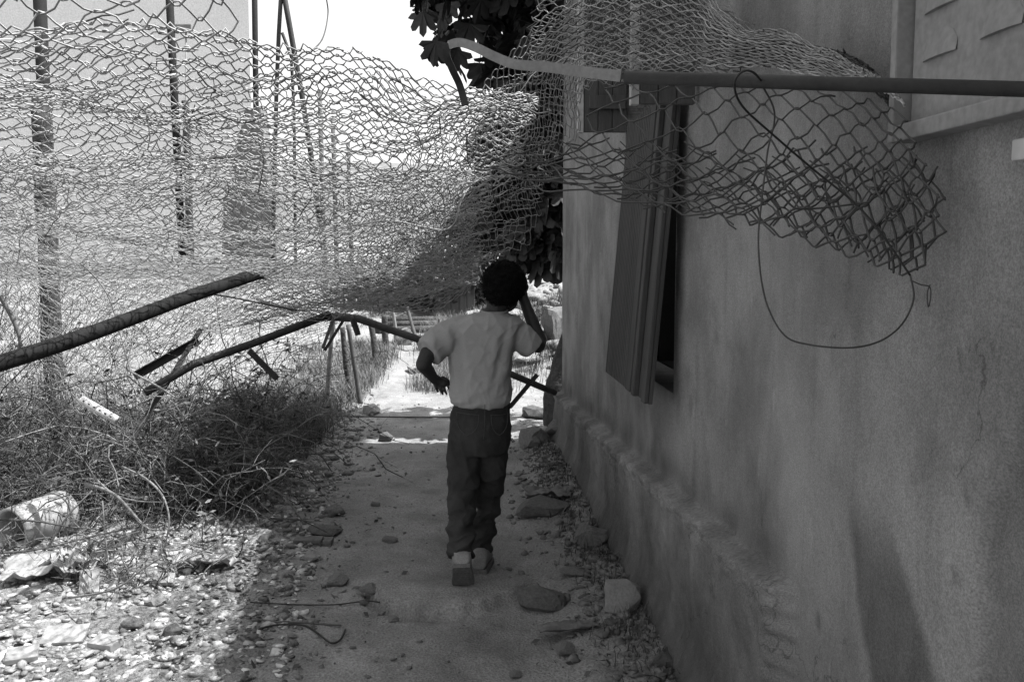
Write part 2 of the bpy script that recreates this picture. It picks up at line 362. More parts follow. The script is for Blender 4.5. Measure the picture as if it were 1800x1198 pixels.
V = [(x, y, roofz(y)+.102) for x, y in aa]+[(x, y, 4.75) for x, y in aa]
mb.add(V, [(0, 1, 5, 4), (1, 2, 6, 5), (2, 3, 7, 6), (3, 0, 4, 7), (4, 5, 6, 7), (3, 2, 1, 0)]); mb.build('unseen_shade_block', M['plaster_plain'], bld)
mb = MB()                                          # reveal of the opening
o0, o1, o2, o3 = OPEN; dp = .16
pts = [(o0, o2), (o1, o2), (o1, o3), (o0, o3)]
V = [(WX(y)-wall_off(y, z), y, z) for y, z in pts]+[(WX(y)+dp, y, z) for y, z in pts]
mb.add(V, [(0, 1, 5, 4), (1, 2, 6, 5), (2, 3, 7, 6), (3, 0, 4, 7)]); mb.build('window_reveal', M['plaster_plain'], bld)
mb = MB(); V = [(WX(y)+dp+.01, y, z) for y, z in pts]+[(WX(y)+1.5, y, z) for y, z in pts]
mb.add(V, [(0, 1, 5, 4), (1, 2, 6, 5), (2, 3, 7, 6), (3, 0, 4, 7), (4, 5, 6, 7)]); mb.build('dark_room', M['dark'], bld)  # near-black walls paint in the unlit interior

WT = Vector((-.064, 1, 0)).normalized(); WN = Vector((-1, -.064, 0)).normalized()      # along the wall, out of the wall
def W(y, z, out=0): return Vector((WX(y), y, z))+WN*out
def Wbox(mb, y0, y1, z0, z1, o0, o1):
    V = [W(y, z, o) for o in (o0, o1) for y in (y0, y1) for z in (z0, z1)]
    mb.add(V, [(0, 1, 3, 2), (4, 6, 7, 5), (0, 4, 5, 1), (2, 3, 7, 6), (0, 2, 6, 4), (1, 5, 7, 3)])
# two board shutter leaves standing open at right angles to the wall
for (yy, zb, wd, lab) in ((3.12, 1.895, .185, 'nearer board shutter leaf standing open from the wall above the ribbed panel'),
                          (4.34, 1.955, .195, 'farther board shutter leaf standing open from the wall beside the tree')):
    r = empty('shutter_leaf', W(yy, zb)); tag(r, lab, 'shutter', 'open shutter leaves of the far window')
    for k in range(3):
        m_ = MB(); a0 = .012+k*wd/3; Wbox(m_, yy, yy+.030, zb, zb+.74, a0+.0015, a0+wd/3-.0015); m_.build('board', M['board'], r, bevel=.002)
    for zz in (zb+.10, zb+.58):
        m_ = MB(); Wbox(m_, yy-.022, yy-.001, zz, zz+.06, .02, wd-.01); m_.build('batten', M['board'], r, bevel=.002)
    m_ = MB(); Wbox(m_, yy-.004, yy+.034, zb-.004, zb+.744, wd+.0135, wd+.040); m_.build('lit_edge', M['white'], r, bevel=.002)  # white strip paints the light caught along the leaf's outer edge
# ribbed wooden panel hanging over the lower part of the opening, swung out at the foot
pn = empty('ribbed_panel', W(3.8, .87, .1)); tag(pn, 'dark ribbed wooden panel hanging askew over the window opening', 'shutter panel')
def pw(y, t, out):                                 # t 0 top .. 1 foot
    return W(y+.02*t, 1.97-1.09*t+.0*y, .02+.085*t+out)
def pbox(mb, ya, yb, t0, t1, oa, ob):
    V = [pw(y, t, o) for o in (oa, ob) for y in (ya, yb) for t in (t0, t1)]
    mb.add(V, [(0, 1, 3, 2), (4, 6, 7, 5), (0, 4, 5, 1), (2, 3, 7, 6), (0, 2, 6, 4), (1, 5, 7, 3)])
m_ = MB(); pbox(m_, 3.26, 4.14, 0, 1, 0, .014); m_.build('backing_board', M['panel'], pn)
for k in range(14):
    ya = 3.655+k*.0345; m_ = MB(); pbox(m_, ya, ya+.024, .003, .997-.0, .0145, .026); m_.build('rib', M['panel'], pn, bevel=.004)
for ya, wd, th in ((3.262, .06, .03), (3.44, .05, .035), (3.54, .09, .03)):
    m_ = MB(); pbox(m_, ya, ya+wd, .002, .999, .0145, th); m_.build('batten', M['panel'], pn, bevel=.004)
# metal shutter with pressed louvres, near end
sh = empty('louvred_shutter', W(1.5, 1.6)); tag(sh, 'pale louvred metal shutter high on the wall at the right edge', 'shutter')
z0, z1, ya, yb = 1.605, 2.45, .78, 1.665
for nm, b in (('stile', (yb-.020, yb, z0, z1, .004, .05)), ('stile', (ya, ya+.03, z0, z1, .004, .05)), ('bottom_rail', (ya+.031, yb-.0205, z0, z0+.028, .004, .048)), ('top_rail', (ya+.031, yb-.0205, z1-.03, z1, .004, .048))):
    m_ = MB(); Wbox(m_, *b); m_.build(nm, M['paint'], sh, bevel=.003)
m_ = MB(); Wbox(m_, ya+.031, yb-.032, z0+.029, z1-.031, .004, .024); m_.build('panel', M['paint'], sh)
for c in range(4):
    for rr in range(9):
        yc = yb-.12-c*.17; zc = z0+.125+rr*.076; hw = .052; m_ = MB()
        V = []
        for t in np.linspace(-1, 1, 9):
            s_ = math.sqrt(max(0, 1-t*t*.9))
            V += [W(yc-t*hw, zc, .0245+.009*s_), W(yc-t*hw, zc+.042*s_+.004, .0245), W(yc-t*hw, zc, .0240)]
        Fl = [(3*i+a_, 3*i+b_, 3*i+3+b_, 3*i+3+a_) for i in range(8) for a_, b_ in ((0, 1), (2, 0))]
        m_.add(V, Fl); m_.build('louvre', M['paint'], sh)
m_ = MB(); Wbox(m_, 1.30, 1.345, 1.545, 1.575, .002, .02); tag(m_.build('wall_plate', M['white'], None, bevel=.003), 'small white plate on the wall below the louvred shutter', 'plate')

# ------------------------------------------------------------------ chain-link netting
def cr(ctrl, n):      # Catmull-Rom resample along axis 0
    k = ctrl.shape[0]; t = np.asarray(n)*(k-1); i = np.clip(np.floor(t).astype(int), 0, k-2); f = (t-i)
    g = lambda q: ctrl[np.clip(q, 0, k-1)]
    sh_ = (len(f),)+(1,)*(ctrl.ndim-1); f = f.reshape(sh_)
    a, b, c, d = g(i-1), g(i), g(i+1), g(i+2)
    a = np.where((i-1 < 0).reshape(sh_), 2*b-c, a); d = np.where((i+2 > k-1).reshape(sh_), 2*c-b, d)
    return .5*((2*b)+(c-a)*f+(2*a-5*b+4*c-d)*f**2+(3*b-a-3*c+d)*f**3)
class Surf:
    def __init__(s, rows, nu=90, nv=90, wob=.03, seed=0, sc=2.5):
        C = np.array([[tuple(P(*p)) for p in r] for r in rows])
        g = cr(C, np.linspace(0, 1, nv)); g = np.swapaxes(cr(np.swapaxes(g, 0, 1), np.linspace(0, 1, nu)), 0, 1)
        for j in range(nv):
            for i in range(nu):
                q = Vector(g[j, i]); h = nv3(q*sc+Vector((seed*7.3, 0, seed)))*wob+nv3(q*sc*3.1+Vector((seed, 9, 1)))*wob*.35
                g[j, i] += h
        s.g = g; s.nu = nu; s.nv = nv
        du = np.gradient(g, axis=1); dv = np.gradient(g, axis=0); n = np.cross(du, dv); s.n = n/(np.linalg.norm(n, axis=2, keepdims=True)+1e-9)
    def at(s, A, u, v):
        u = np.clip(u, 0, 1)*(s.nu-1); v = np.clip(v, 0, 1)*(s.nv-1); i = np.minimum(u.astype(int), s.nu-2); j = np.minimum(v.astype(int), s.nv-2); a = (u-i)[:, None]; b = (v-j)[:, None]
        return (A[j, i]*(1-a)+A[j, i+1]*a)*(1-b)+(A[j+1, i]*(1-a)+A[j+1, i+1]*a)*b
def tubes_np(lines, r, n=4):
    """many polylines (k,3) -> one quad mesh of tubes"""
    VV = []; FF = []; base = 0
    for p in lines:
        k = len(p); t = np.gradient(p, axis=0); t /= np.linalg.norm(t, axis=1, keepdims=True)+1e-9
        ref = np.where(np.abs(t[:, 2:3]) > .9, [[1., 0, 0]], [[0, 0, 1.]]); u = np.cross(t, ref); u /= np.linalg.norm(u, axis=1, keepdims=True)+1e-9; v = np.cross(t, u)
        rr = (r if np.isscalar(r) else r)
        a = np.arange(n)*2*np.pi/n+.4
        V = p[:, None, :]+rr*(np.cos(a)[None, :, None]*u[:, None, :]+np.sin(a)[None, :, None]*v[:, None, :])
        VV.append(V.reshape(-1, 3)); i = np.arange(k-1)[:, None]*n; j = np.arange(n)[None, :]; j2 = (j+1) % n
        FF.append(np.stack([i+j, i+j2, i+n+j2, i+n+j], -1).reshape(-1, 4)+base); base += k*n
    return np.concatenate(VV), np.concatenate(FF)
def netting(name, rows, cu, cv, r=.0017, wob=.03, seed=0, m='wire', parent=None, swap=False, holes=None, jit=.10, off=.9, sc=2.5, warp=0.):
    S = Surf(rows, wob=wob, seed=seed, sc=sc); g_ = np.random.default_rng(seed+50); lines = []
    na, nb = (cv, cu) if swap else (cu, cv)          # na zigzag cells along the wire, nb wires
    for w_ in range(nb):
        k = 2*na; t = []; d = []; o = []
        for i in range(k+1):
            s_ = 1 if (i+w_) % 2 == 0 else -1
            for e in (-.10, .10):
                t.append((i+e)/k); d.append(s_*.56); o.append(-s_*r*off)
            t.append((i+.5)/k); d.append(g_.normal(0, .10)); o.append(g_.normal(0, .004))
        t = np.array(t); d = np.array(d); o = np.array(o)
        ph = g_.normal(0, jit)
        vv = (w_+.5+d*(1+.10*g_.normal(size=len(d)))+ph*.5)/nb
        vv = vv+warp*(np.sin(vv*31+t*5+seed)+.8*np.sin(vv*17-t*9+2*seed)+.6*np.sin(t*23+vv*9+seed))/40
        tt = t+.0*t+g_.normal(0, jit*.16, len(t))/k
        uu, v2 = (vv, tt) if swap else (tt, vv)
        p = S.at(S.g, uu, v2)+S.at(S.n, uu, v2)*o[:, None]
        ok = (tt >= -.001) & (tt <= 1.001) & (vv > -.01) & (vv < 1.01)
        if holes is not None: ok &= ~holes(uu, v2)
        idx = np.where(ok)[0]
        if len(idx) < 3: continue
        for run in np.split(idx, np.where(np.diff(idx) > 1)[0]+1):
            if len(run) > 2: lines.append(p[run])
    V, Fc = tubes_np(lines, r); me = mesh_np(name, V, Fc); me.polygons.foreach_set('use_smooth', [True]*len(me.polygons))
    o = link(name, me, M[m], parent); o['kind'] = 'stuff'; return o

A_rows = [
 [(-620, 20, 1.45), (-250, 30, 1.5), (60, 58, 1.58), (290, 72, 1.64), (480, 98, 1.72), (640, 104, 1.80), (800, 150, 1.95), (945, 172, 2.05)],
 [(-560, 110, 1.75), (-220, 120, 1.8), (60, 140, 1.85), (290, 150, 1.9), (480, 165, 1.95), (650, 190, 2.0), (800, 205, 2.1), (935, 200, 2.2)],
 [(-480, 200, 2.1), (-200, 205, 2.1), (60, 220, 2.15), (290, 230, 2.2), (480, 250, 2.25), (650, 265, 2.3), (790, 270, 2.4), (905, 265, 2.5)],
 [(-420, 270, 2.55), (-160, 285, 2.6), (60, 300, 2.6), (290, 315, 2.65), (480, 330, 2.7), (640, 340, 2.75), (770, 330, 2.85), (880, 300, 2.9)],
 [(-340, 340, 3.1), (-120, 360, 3.15), (70, 370, 3.2), (290, 395, 3.25), (480, 405, 3.3), (630, 405, 3.35), (750, 390, 3.4), (840, 370, 3.4)],
 [(-260, 400, 3.8), (-70, 415, 3.85), (90, 430, 3.9), (300, 455, 3.95), (480, 460, 4.0), (620, 460, 4.0), (740, 440, 4.0), (830, 410, 4.0)],
 [(-200, 470, 4.4), (-30, 480, 4.45), (120, 500, 4.5), (310, 505, 4.6), (480, 505, 4.65), (620, 505, 4.65), (740, 490, 4.6), (835, 465, 4.5)],
 [(-150, 640, 4.9), (20, 640, 4.95), (180, 635, 5.0), (330, 590, 5.1), (470, 563, 5.2), (600, 546, 5.3), (720, 528, 5.1), (825, 492, 4.9)],
]
def shift(rows, dx, dy, dd): return [[(a+dx*(1-.6*k/len(rows)), b+dy*(1-.6*k/len(rows)), c+dd) for a, b, c in r] for k, r in enumerate(rows)]
nA = empty('chain_link_sheet', P(300, 600, 5)); tag(nA, 'big sunlit chain link sheet sagging like a canopy over the path', 'chain link netting', 'torn chain link sheets over the path')
netting('wire_mesh', A_rows, 30, 92, r=.0017, wob=.04, seed=1, parent=nA, jit=.22, warp=.45)
nA2 = empty('chain_link_sheet', P(320, 600, 5.05)); tag(nA2, 'second layer of sunlit chain link crumpled just behind the big sagging sheet', 'chain link netting', 'torn chain link sheets over the path')
netting('wire_mesh', shift(A_rows, 18, 26, .13), 29, 84, r=.0016, wob=.06, seed=2, parent=nA2, jit=.26, sc=3.0, warp=.6)
netting('wire_mesh', [r[:7] for r in shift(A_rows[2:], -30, 18, .22)], 27, 62, r=.0016, wob=.07, seed=12, parent=nA2, jit=.26, sc=3.0, warp=.6)
netting('wire_mesh', shift(A_rows[3:], 8, -8, .10), 31, 66, r=.0016, wob=.06, seed=22, parent=nA2, jit=.26, sc=3.2, warp=.6)
SA = Surf(A_rows, wob=.04, seed=1); g_ = np.random.default_rng(77); ls = []
for k in range(46):                                # broken strands sticking out of the sheet
    u_, v_ = g_.random(), g_.random()**1.3*.75; p0 = SA.at(SA.g, np.array([u_]), np.array([v_]))[0]; d = g_.normal(size=3)*np.array([1, .8, .6]); d /= np.linalg.norm(d); pl = [p0]
    for i in range(g_.integers(3, 8)): d = d+g_.normal(0, .38, 3)+np.array([0, 0, -.12]); d /= np.linalg.norm(d); pl.append(pl[-1]+d*.028)
    ls.append(np.array(pl))
V, Fc = tubes_np(ls, .0016); o = link('loose_strands', mesh_np('loose_strands', V, Fc), M['wiredark'], nA); o['kind'] = 'stuff'
D_rows = [[(-260, -190, 1.18), (-60, -170, 1.2), (120, -160, 1.22), (300, -150, 1.25), (420, -140, 1.28)],
          [(-260, -60, 1.26), (-60, -50, 1.28), (120, -40, 1.3), (300, -30, 1.32), (425, -40, 1.35)],
          [(-260, 30, 1.42), (-60, 30, 1.42), (120, 35, 1.43), (300, 40, 1.45), (425, 55, 1.46)],
          [(-260, 75, 1.55), (-60, 80, 1.55), (120, 85, 1.56), (300, 90, 1.58), (430, 95, 1.6)]]
nD = empty('chain_link_sheet', P(100, 80, 1.5)); tag(nD, 'open large-meshed torn chain link edge at the top left corner', 'chain link netting', 'torn chain link sheets over the path')
netting('wire_mesh', D_rows, 7, 9, r=.0016, wob=.04, seed=3, parent=nD, jit=.2, warp=.3)
C_rows = [
 [(1300, 40, 2.35), (1130, -25, 2.75), (1005, -12, 3.05), (900, 95, 3.2), (800, 200, 3.35), (700, 300, 3.6), (620, 400, 4.0), (540, 480, 4.6), (470, 545, 5.1)],
 [(1285, 75, 2.4), (1130, 25, 2.8), (1010, 50, 3.15), (925, 150, 3.35), (840, 270, 3.6), (755, 370, 3.9), (690, 440, 4.3), (620, 500, 4.8), (560, 545, 5.2)],
 [(1270, 105, 2.45), (1130, 75, 2.85), (1020, 110, 3.25), (950, 210, 3.5), (885, 320, 3.85), (815, 420, 4.2), (740, 475, 4.6), (670, 520, 5.0), (610, 548, 5.3)],
 [(1250, 130, 2.5), (1130, 118, 2.9), (1025, 170, 3.3), (985, 270, 3.6), (930, 370, 4.0), (860, 445, 4.45), (790, 490, 4.8), (720, 525, 5.1), (650, 550, 5.35)]]
nC = empty('chain_link_sheet', P(650, 550, 5.3)); tag(nC, 'drawn-out band of chain link running from the wall top down behind the boy', 'chain link netting', 'torn chain link sheets over the path')
netting('wire_mesh', C_rows, 50, 22, r=.0017, wob=.05, seed=4, parent=nC, jit=.16)
netting('wire_mesh', shift(C_rows, 14, 22, .1), 48, 20, r=.0016, wob=.08, seed=5, parent=nC, jit=.2, sc=3.4)
B_rows = [
 [(1130, 10, 2.72), (1260, 36, 2.4), (1350, 48, 2.15), (1430, 66, 1.95), (1505, 108, 1.8)],
 [(1110, 70, 2.6), (1250, 90, 2.3), (1360, 100, 2.05), (1470, 125, 1.86), (1545, 150, 1.72)],
 [(1090, 118, 2.35), (1240, 128, 2.1), (1370, 140, 1.9), (1490, 165, 1.74), (1588, 195, 1.6)],
 [(1060, 160, 2.15), (1230, 175, 1.95), (1370, 190, 1.78), (1500, 215, 1.64), (1610, 245, 1.53)],
 [(1010, 230, 2.05), (1210, 255, 1.88), (1370, 270, 1.72), (1510, 290, 1.58), (1640, 310, 1.47)],
 [(960, 290, 2.0), (1200, 330, 1.82), (1370, 355, 1.66), (1520, 385, 1.53), (1665, 400, 1.42)],
 [(900, 330, 2.0), (1180, 372, 1.8), (1360, 412, 1.65), (1500, 448, 1.52), (1605, 486, 1.42)],
]
nB = empty('chain_link_sheet', W(1.6, 1.5)); tag(nB, 'dark chain link drape hanging in open diamonds in front of the plaster wall', 'chain link netting', 'torn chain link sheets over the path')
netting('wire_mesh', B_rows[2:], 9, 12, r=.0019, wob=.010, seed=6, m='wiredark', parent=nB, jit=.06)
B2 = [
 [(880, 235, 2.15), (1060, 240, 2.05), (1230, 262, 1.92), (1390, 268, 1.76), (1530, 272, 1.62), (1632, 278, 1.52)],
 [(870, 280, 2.12), (1060, 300, 2.0), (1230, 310, 1.88), (1390, 325, 1.72), (1530, 345, 1.58), (1660, 365, 1.48)],
 [(860, 300, 2.1), (1050, 345, 1.96), (1220, 376, 1.84), (1390, 418, 1.68), (1520, 455, 1.55), (1615, 486, 1.45)]]
netting('wire_mesh', B2, 12, 7, r=.0019, wob=.022, seed=7, m='wiredark', parent=nB, jit=.14)
B3 = [[(a-25, b+14 if k < 2 else b-8, c+.07) for a, b, c in r] for k, r in enumerate(B2)]
netting('wire_mesh', B3, 11, 6, r=.0018, wob=.03, seed=8, m='wiredark', parent=nB, jit=.16, sc=3)
B4 = [[(a+18, b+(-10, 6, 4)[k], c-.05) for a, b, c in r] for k, r in enumerate(B2)]
netting('wire_mesh', [r[1:] for r in B4], 9, 6, r=.0019, wob=.03, seed=28, m='wiredark', parent=nB, jit=.16, sc=3.4)
U_rows = [[(960, -60, 3.0), (1060, -70, 2.8), (1180, -60, 2.55), (1300, 38, 2.2), (1380, 52, 2.0), (1460, 85, 1.85), (1510, 112, 1.75)],
          [(930, 50, 3.0), (1060, 20, 2.75), (1180, 30, 2.5), (1300, 66, 2.15), (1400, 90, 1.95), (1500, 125, 1.75), (1548, 155, 1.66)],
          [(930, 130, 2.95), (1060, 105, 2.65), (1190, 112, 2.4), (1310, 112, 2.1), (1420, 128, 1.88), (1520, 160, 1.68), (1585, 195, 1.58)]]
netting('wire_mesh', U_rows, 22, 26, r=.0016, wob=.025, seed=9, m='wire', parent=nB, jit=.22, sc=3)
netting('wire_mesh', shift(U_rows, -10, 8, .07), 21, 20, r=.0016, wob=.035, seed=19, m='wiredark', parent=nB, jit=.25, sc=3)
# fine old mesh still hanging on the fallen frame at the left
E_rows = [[(-120, 390, 5.2), (60, 400, 5.3), (200, 440, 5.4), (330, 500, 5.4), (480, 530, 5.4), (600, 548, 5.4)],
          [(-120, 560, 5.5), (60, 570, 5.5), (180, 590, 5.5), (300, 590, 5.45), (450, 590, 5.4), (590, 575, 5.35)],
          [(-120, 720, 5.4), (40, 720, 5.4), (150, 705, 5.3), (270, 690, 5.3), (420, 650, 5.3), (520, 640, 5.2)]]
nE = empty('chain_link_sheet', P(250, 720, 5.4)); tag(nE, 'fine-meshed old chain link hanging from the fallen frame behind the brambles', 'chain link netting', 'torn chain link sheets over the path')
netting('wire_mesh', E_rows, 52, 26, r=.0013, wob=.06, seed=10, parent=nE, jit=.15)

# loose wires
def wire(pts, r, m, name, label, cat='wire', per=6, group=None):
    b = MB(); b.tube(smoothpts([P(*p) for p in pts], per), r, 6); return tag(b.build(name, M[m], None, True), label, cat, group)
wire([(1345, 152, 1.36), (1325, 128, 1.30), (1305, 126, 1.29), (1291, 148, 1.30), (1305, 187, 1.34), (1360, 238, 1.38), (1430, 298, 1.42), (1500, 355, 1.42), (1545, 405, 1.41), (1600, 484, 1.40)], .0017, 'black', 'hanging_wire', 'dark wire hooked over the pole and slanting down across the netting')
wire([(1338, 148, 1.34), (1358, 185, 1.36), (1361, 215, 1.38), (1350, 262, 1.4), (1345, 300, 1.4), (1338, 360, 1.4), (1333, 420, 1.4), (1338, 490, 1.4), (1352, 545, 1.4), (1380, 590, 1.39), (1420, 605, 1.38), (1490, 611, 1.36), (1545, 600, 1.36), (1585, 570, 1.37), (1606, 525, 1.38), (1600, 484, 1.39)], .0014, 'wiredark', 'hanging_wire', 'thin wire hanging in a wide loop below the netting on the wall')
wire([(1345, 300, 1.41), (1356, 330, 1.41), (1375, 345, 1.41), (1392, 362, 1.41), (1405, 367, 1.41), (1450, 365, 1.42), (1530, 355, 1.43)], .0015, 'wiredark', 'hanging_wire', 'short kinked wire caught in the middle of the dark netting')
wire([(1600, 492, 1.38), (1618, 500, 1.38), (1634, 504, 1.38), (1636, 520, 1.38), (1632, 540, 1.38), (1630, 515, 1.38), (1635, 500, 1.38)], .0009, 'wiredark', 'hanging_wire', 'tiny bent wire end hanging from the lower corner of the netting', per=4)
wire([(560, -60, 3), (574, 0, 3), (576, 30, 3), (566, 70, 2.9), (540, 95, 2.7), (500, 118, 2.5), (440, 145, 2.3), (400, 160, 2.2), (340, 165, 2.1)], .0022, 'wiredark', 'hanging_wire', 'single curved wire rising against the white sky beside the thin frame')
wire([(600, 400, 2.9), (680, 388, 2.8), (740, 398, 2.8), (780, 404, 2.8), (800, 390, 2.8), (812, 350, 2.8), (840, 310, 2.9)], .0026, 'wire', 'hanging_wire', 'pale wire curling under the sagging sheet near the boy\'s head')
# pole across the top right, its flattened and bent tip
po = empty('overhead_pole', P(1800, 157, 1.2)); tag(po, 'dark pole crossing the top right with a flattened pale hooked tip', 'pole')
b = MB(); b.tube([P(2050, 165, 1.12), P(1800, 157, 1.17), (P(1450, 147, 1.30)), P(1100, 136, 1.44)], [.0098, .0096, .0096, .0098], 14); b.build('tube', M['rust'], po, True)
def strip(pts, w_, th, name, m, parent, per=6):
    pts = smoothpts(pts, per); b = MB(); V = []; k = len(pts)
    for i, p in enumerate(pts):
        t = (pts[min(i+1, k-1)]-pts[max(i-1, 0)]).normalized(); vw = Vector((0, -.98, -.15)); s_ = t.cross(vw).normalized(); n_ = s_.cross(t).normalized()
        ww = w_[0]+(w_[1]-w_[0])*i/(k-1)
        V += [p+s_*ww+n_*th, p-s_*ww+n_*th, p-s_*ww-n_*th, p+s_*ww-n_*th]
    Fl = [(4*i+a_, 4*i+(a_+1) % 4, 4*i+4+(a_+1) % 4, 4*i+4+a_) for i in range(k-1) for a_ in range(4)]+[(3, 2, 1, 0), (4*k-4, 4*k-3, 4*k-2, 4*k-1)]
    b.add(V, Fl); return b.build(name, m, parent)
strip([P(1092, 134, 1.44), P(1020, 126, 1.47), P(960, 118, 1.49), P(905, 113, 1.5), P(870, 100, 1.51), P(835, 83, 1.52), P(808, 75, 1.53), P(790, 79, 1.54)], (.0085, .0065), .0025, 'flattened_tip', M['paleiron'], po)
strip([P(792, 77, 1.545), P(785, 95, 1.56), P(795, 122, 1.58), P(808, 150, 1.6), P(818, 185, 1.6)], (.0055, .006), .0025, 'hook', M['rust'], po)

# ------------------------------------------------------------------ fallen frame
def beam(pts, r, m, name, parent=None, n=12, per=1):
    b = MB(); p = [P(*q) for q in pts]; p = smoothpts(p, per) if per > 1 else p
    b.tube(p, r, n); return b.build(name, M[m], parent, True)
def angle_bar(b, p0, p1, w_, t_=.005):
    p0 = Vector(p0); p1 = Vector(p1); d = (p1-p0).normalized(); s_ = d.cross(Vector((.25, -1, .1))).normalized(); n_ = s_.cross(d).normalized()
    for (a_, c_) in ((s_, n_), (n_, s_)):
        V = []
        for p in (p0, p1):
            for e in ((0, 0), (w_, 0), (w_, t_), (0, t_)): V.append(p+a_*e[0]+c_*e[1])
        b.add(V, [(0, 1, 5, 4), (1, 2, 6, 5), (2, 3, 7, 6), (3, 0, 4, 7), (3, 2, 1, 0), (4, 5, 6, 7)])
tag(beam([(-260, 720, 2.55), (0, 638, 2.9), (120, 600, 3.15), (240, 556, 3.45), (330, 522, 3.75), (420, 492, 4.15), (495, 468, 4.6)], [.027]*7, 'darkiron', 'fallen_post', per=4), 'thick round fallen post slanting up from the left edge under the netting', 'post')
fr = empty('fallen_fence', onG(.42, 6.9)); tag(fr, 'dark fallen fence rail with iron arms propped across the path behind the boy', 'fence frame')
beam([(255, 690, 4.8), (340, 640, 4.95), (440, 605, 5.1), (580, 552, 5.3)], [.022]*4, 'rust', 'rail', fr)
beam([(575, 556, 5.34), (630, 560, 5.4), (735, 596, 5.7), (900, 658, 6.3), (975, 690, 6.65)], [.023]*5, 'tin', 'rail', fr)
for (p0, p1, w_) in (((357, 580, 5.1), (232, 782, 4.75), .026), ((442, 612, 5.08), (492, 662, 5.0), .034), ((608, 560, 5.3), (573, 617, 5.2), .016), ((624, 560, 5.3), (634, 588, 5.2), .030), ((946, 660, 6.45), (897, 718, 6.3), .026), ((590, 556, 5.3), (570, 612, 5.5), .018)):
    b = MB(); angle_bar(b, P(*p0), P(*p1), w_); b.build('arm', M['paleiron'] if w_ == .018 else M['rust'], fr)
tag(beam([(370, 515, 4.2), (420, 524, 4.5), (520, 545, 5.0)], [.008]*3, 'paleiron', 'thin_rod', n=6, per=4), 'thin pale rod poking out below the thick fallen post', 'rod')
b = MB(); angle_bar(b, P(232, 655, 4.9), P(345, 592, 5.1), .045); b.build('flat_arm', M['rust'], fr)

# ------------------------------------------------------------------ standing posts
def post(name, px, ytop, Y, r, label, lean=0, sleeve=None, m='rust', kind='post', base=None):
    top = P(px, ytop, Y); x = top.x+lean; rt = empty(name, onG(x, Y)); tag(rt, label, kind); m = 'darkiron' if m == 'rust' else m
    g = H(x, Y)-.15
    b = MB(); b.tube([(x, Y, g), (top.x, Y, top.z)], r, 10); b.build('shaft', M[m], rt, True)
    if sleeve:
        zt, rs, dx = sleeve; b = MB(); z = g; pts = []; rr = []
        while z < zt: pts.append((x+dx+.012*nz(z*3, 2), Y-.01, z)); rr.append(rs*(1+.12*nz(z*5, px))); z += .12
        b.tube(pts, rr, 12); b.build('sleeve', M['bark'], rt, True)
    return rt
p1 = post('fence_post', 65, -120, 6.0, .041, 'leftmost dark standing fence post wrapped in dry creeper', -.02, (2.35, .062, .0))
post('fence_post', 292, -120, 20.0, .080, 'second standing fence post with a thinner post lashed beside it', .12, (4.6, .075, .17))
post('fence_post', 446, -120, 22.0, .065, 'third thin standing post in front of the pale house corner', -.10, None)
# ------------------------------------------------------------------ left background
hs = empty('pale_house', (-9, 25, 0)); tag(hs, 'tall pale house filling the upper left background', 'house')
hp0 = P(447, 400, 26); ta = Vector((-.80, -.60, 0)).normalized(); nn_ = Vector((.60, -.80, 0)).normalized()
def hq(s_, z, d=0): return Vector((hp0.x, hp0.y, 0))+ta*s_+nn_*d+Vector((0, 0, z))
b = MB(); V = [hq(s_, z, d) for d in (0, -9) for s_ in (0, 30) for z in (-.5, 13)]
b.add(V, [(0, 1, 3, 2), (4, 6, 7, 5), (0, 4, 5, 1), (2, 3, 7, 6), (1, 5, 7, 3)]); b.build('wall', M['house'], hs)
b = MB(); V = [hq(s_, z, d) for d in (.12, -9) for s_ in (-.12, 30) for z in (13.001, 13.3)]
b.add(V, [(0, 1, 3, 2), (4, 6, 7, 5), (0, 4, 5, 1), (2, 3, 7, 6), (1, 5, 7, 3), (0, 2, 6, 4)]); b.build('roof_edge', M['concrete'], hs)
lm = empty('wall_lamp', P(322, 50, 21)); tag(lm, 'small grey lamp box on a thin rod in front of the pale house', 'lamp')
b = MB(); b.box(P(322, 49, 21), (.21, .10, .06)); b.build('lamp_box', M['concrete'], lm, bevel=.02)
b = MB(); pp = P(327, 55, 21); b.tube([pp, P(327, 520, 21)], .022, 8); b.build('rod', M['concrete'], lm, True)
lw = empty('low_wall', onG(-14, 20)); tag(lw, 'long low whitewashed wall beyond the brambles', 'wall')
for k in range(9):
    x0 = -20+k*1.85; b = MB(); h_ = .40+.03*math.sin(k*2.1)
    zb = H(x0+.9, 20); b.box((x0+.92, 20+.05*math.sin(k), zb+h_/2-.15), (.915, .15, h_/2+.15)); b.build('wall_section', M['white'], lw, bevel=.02)
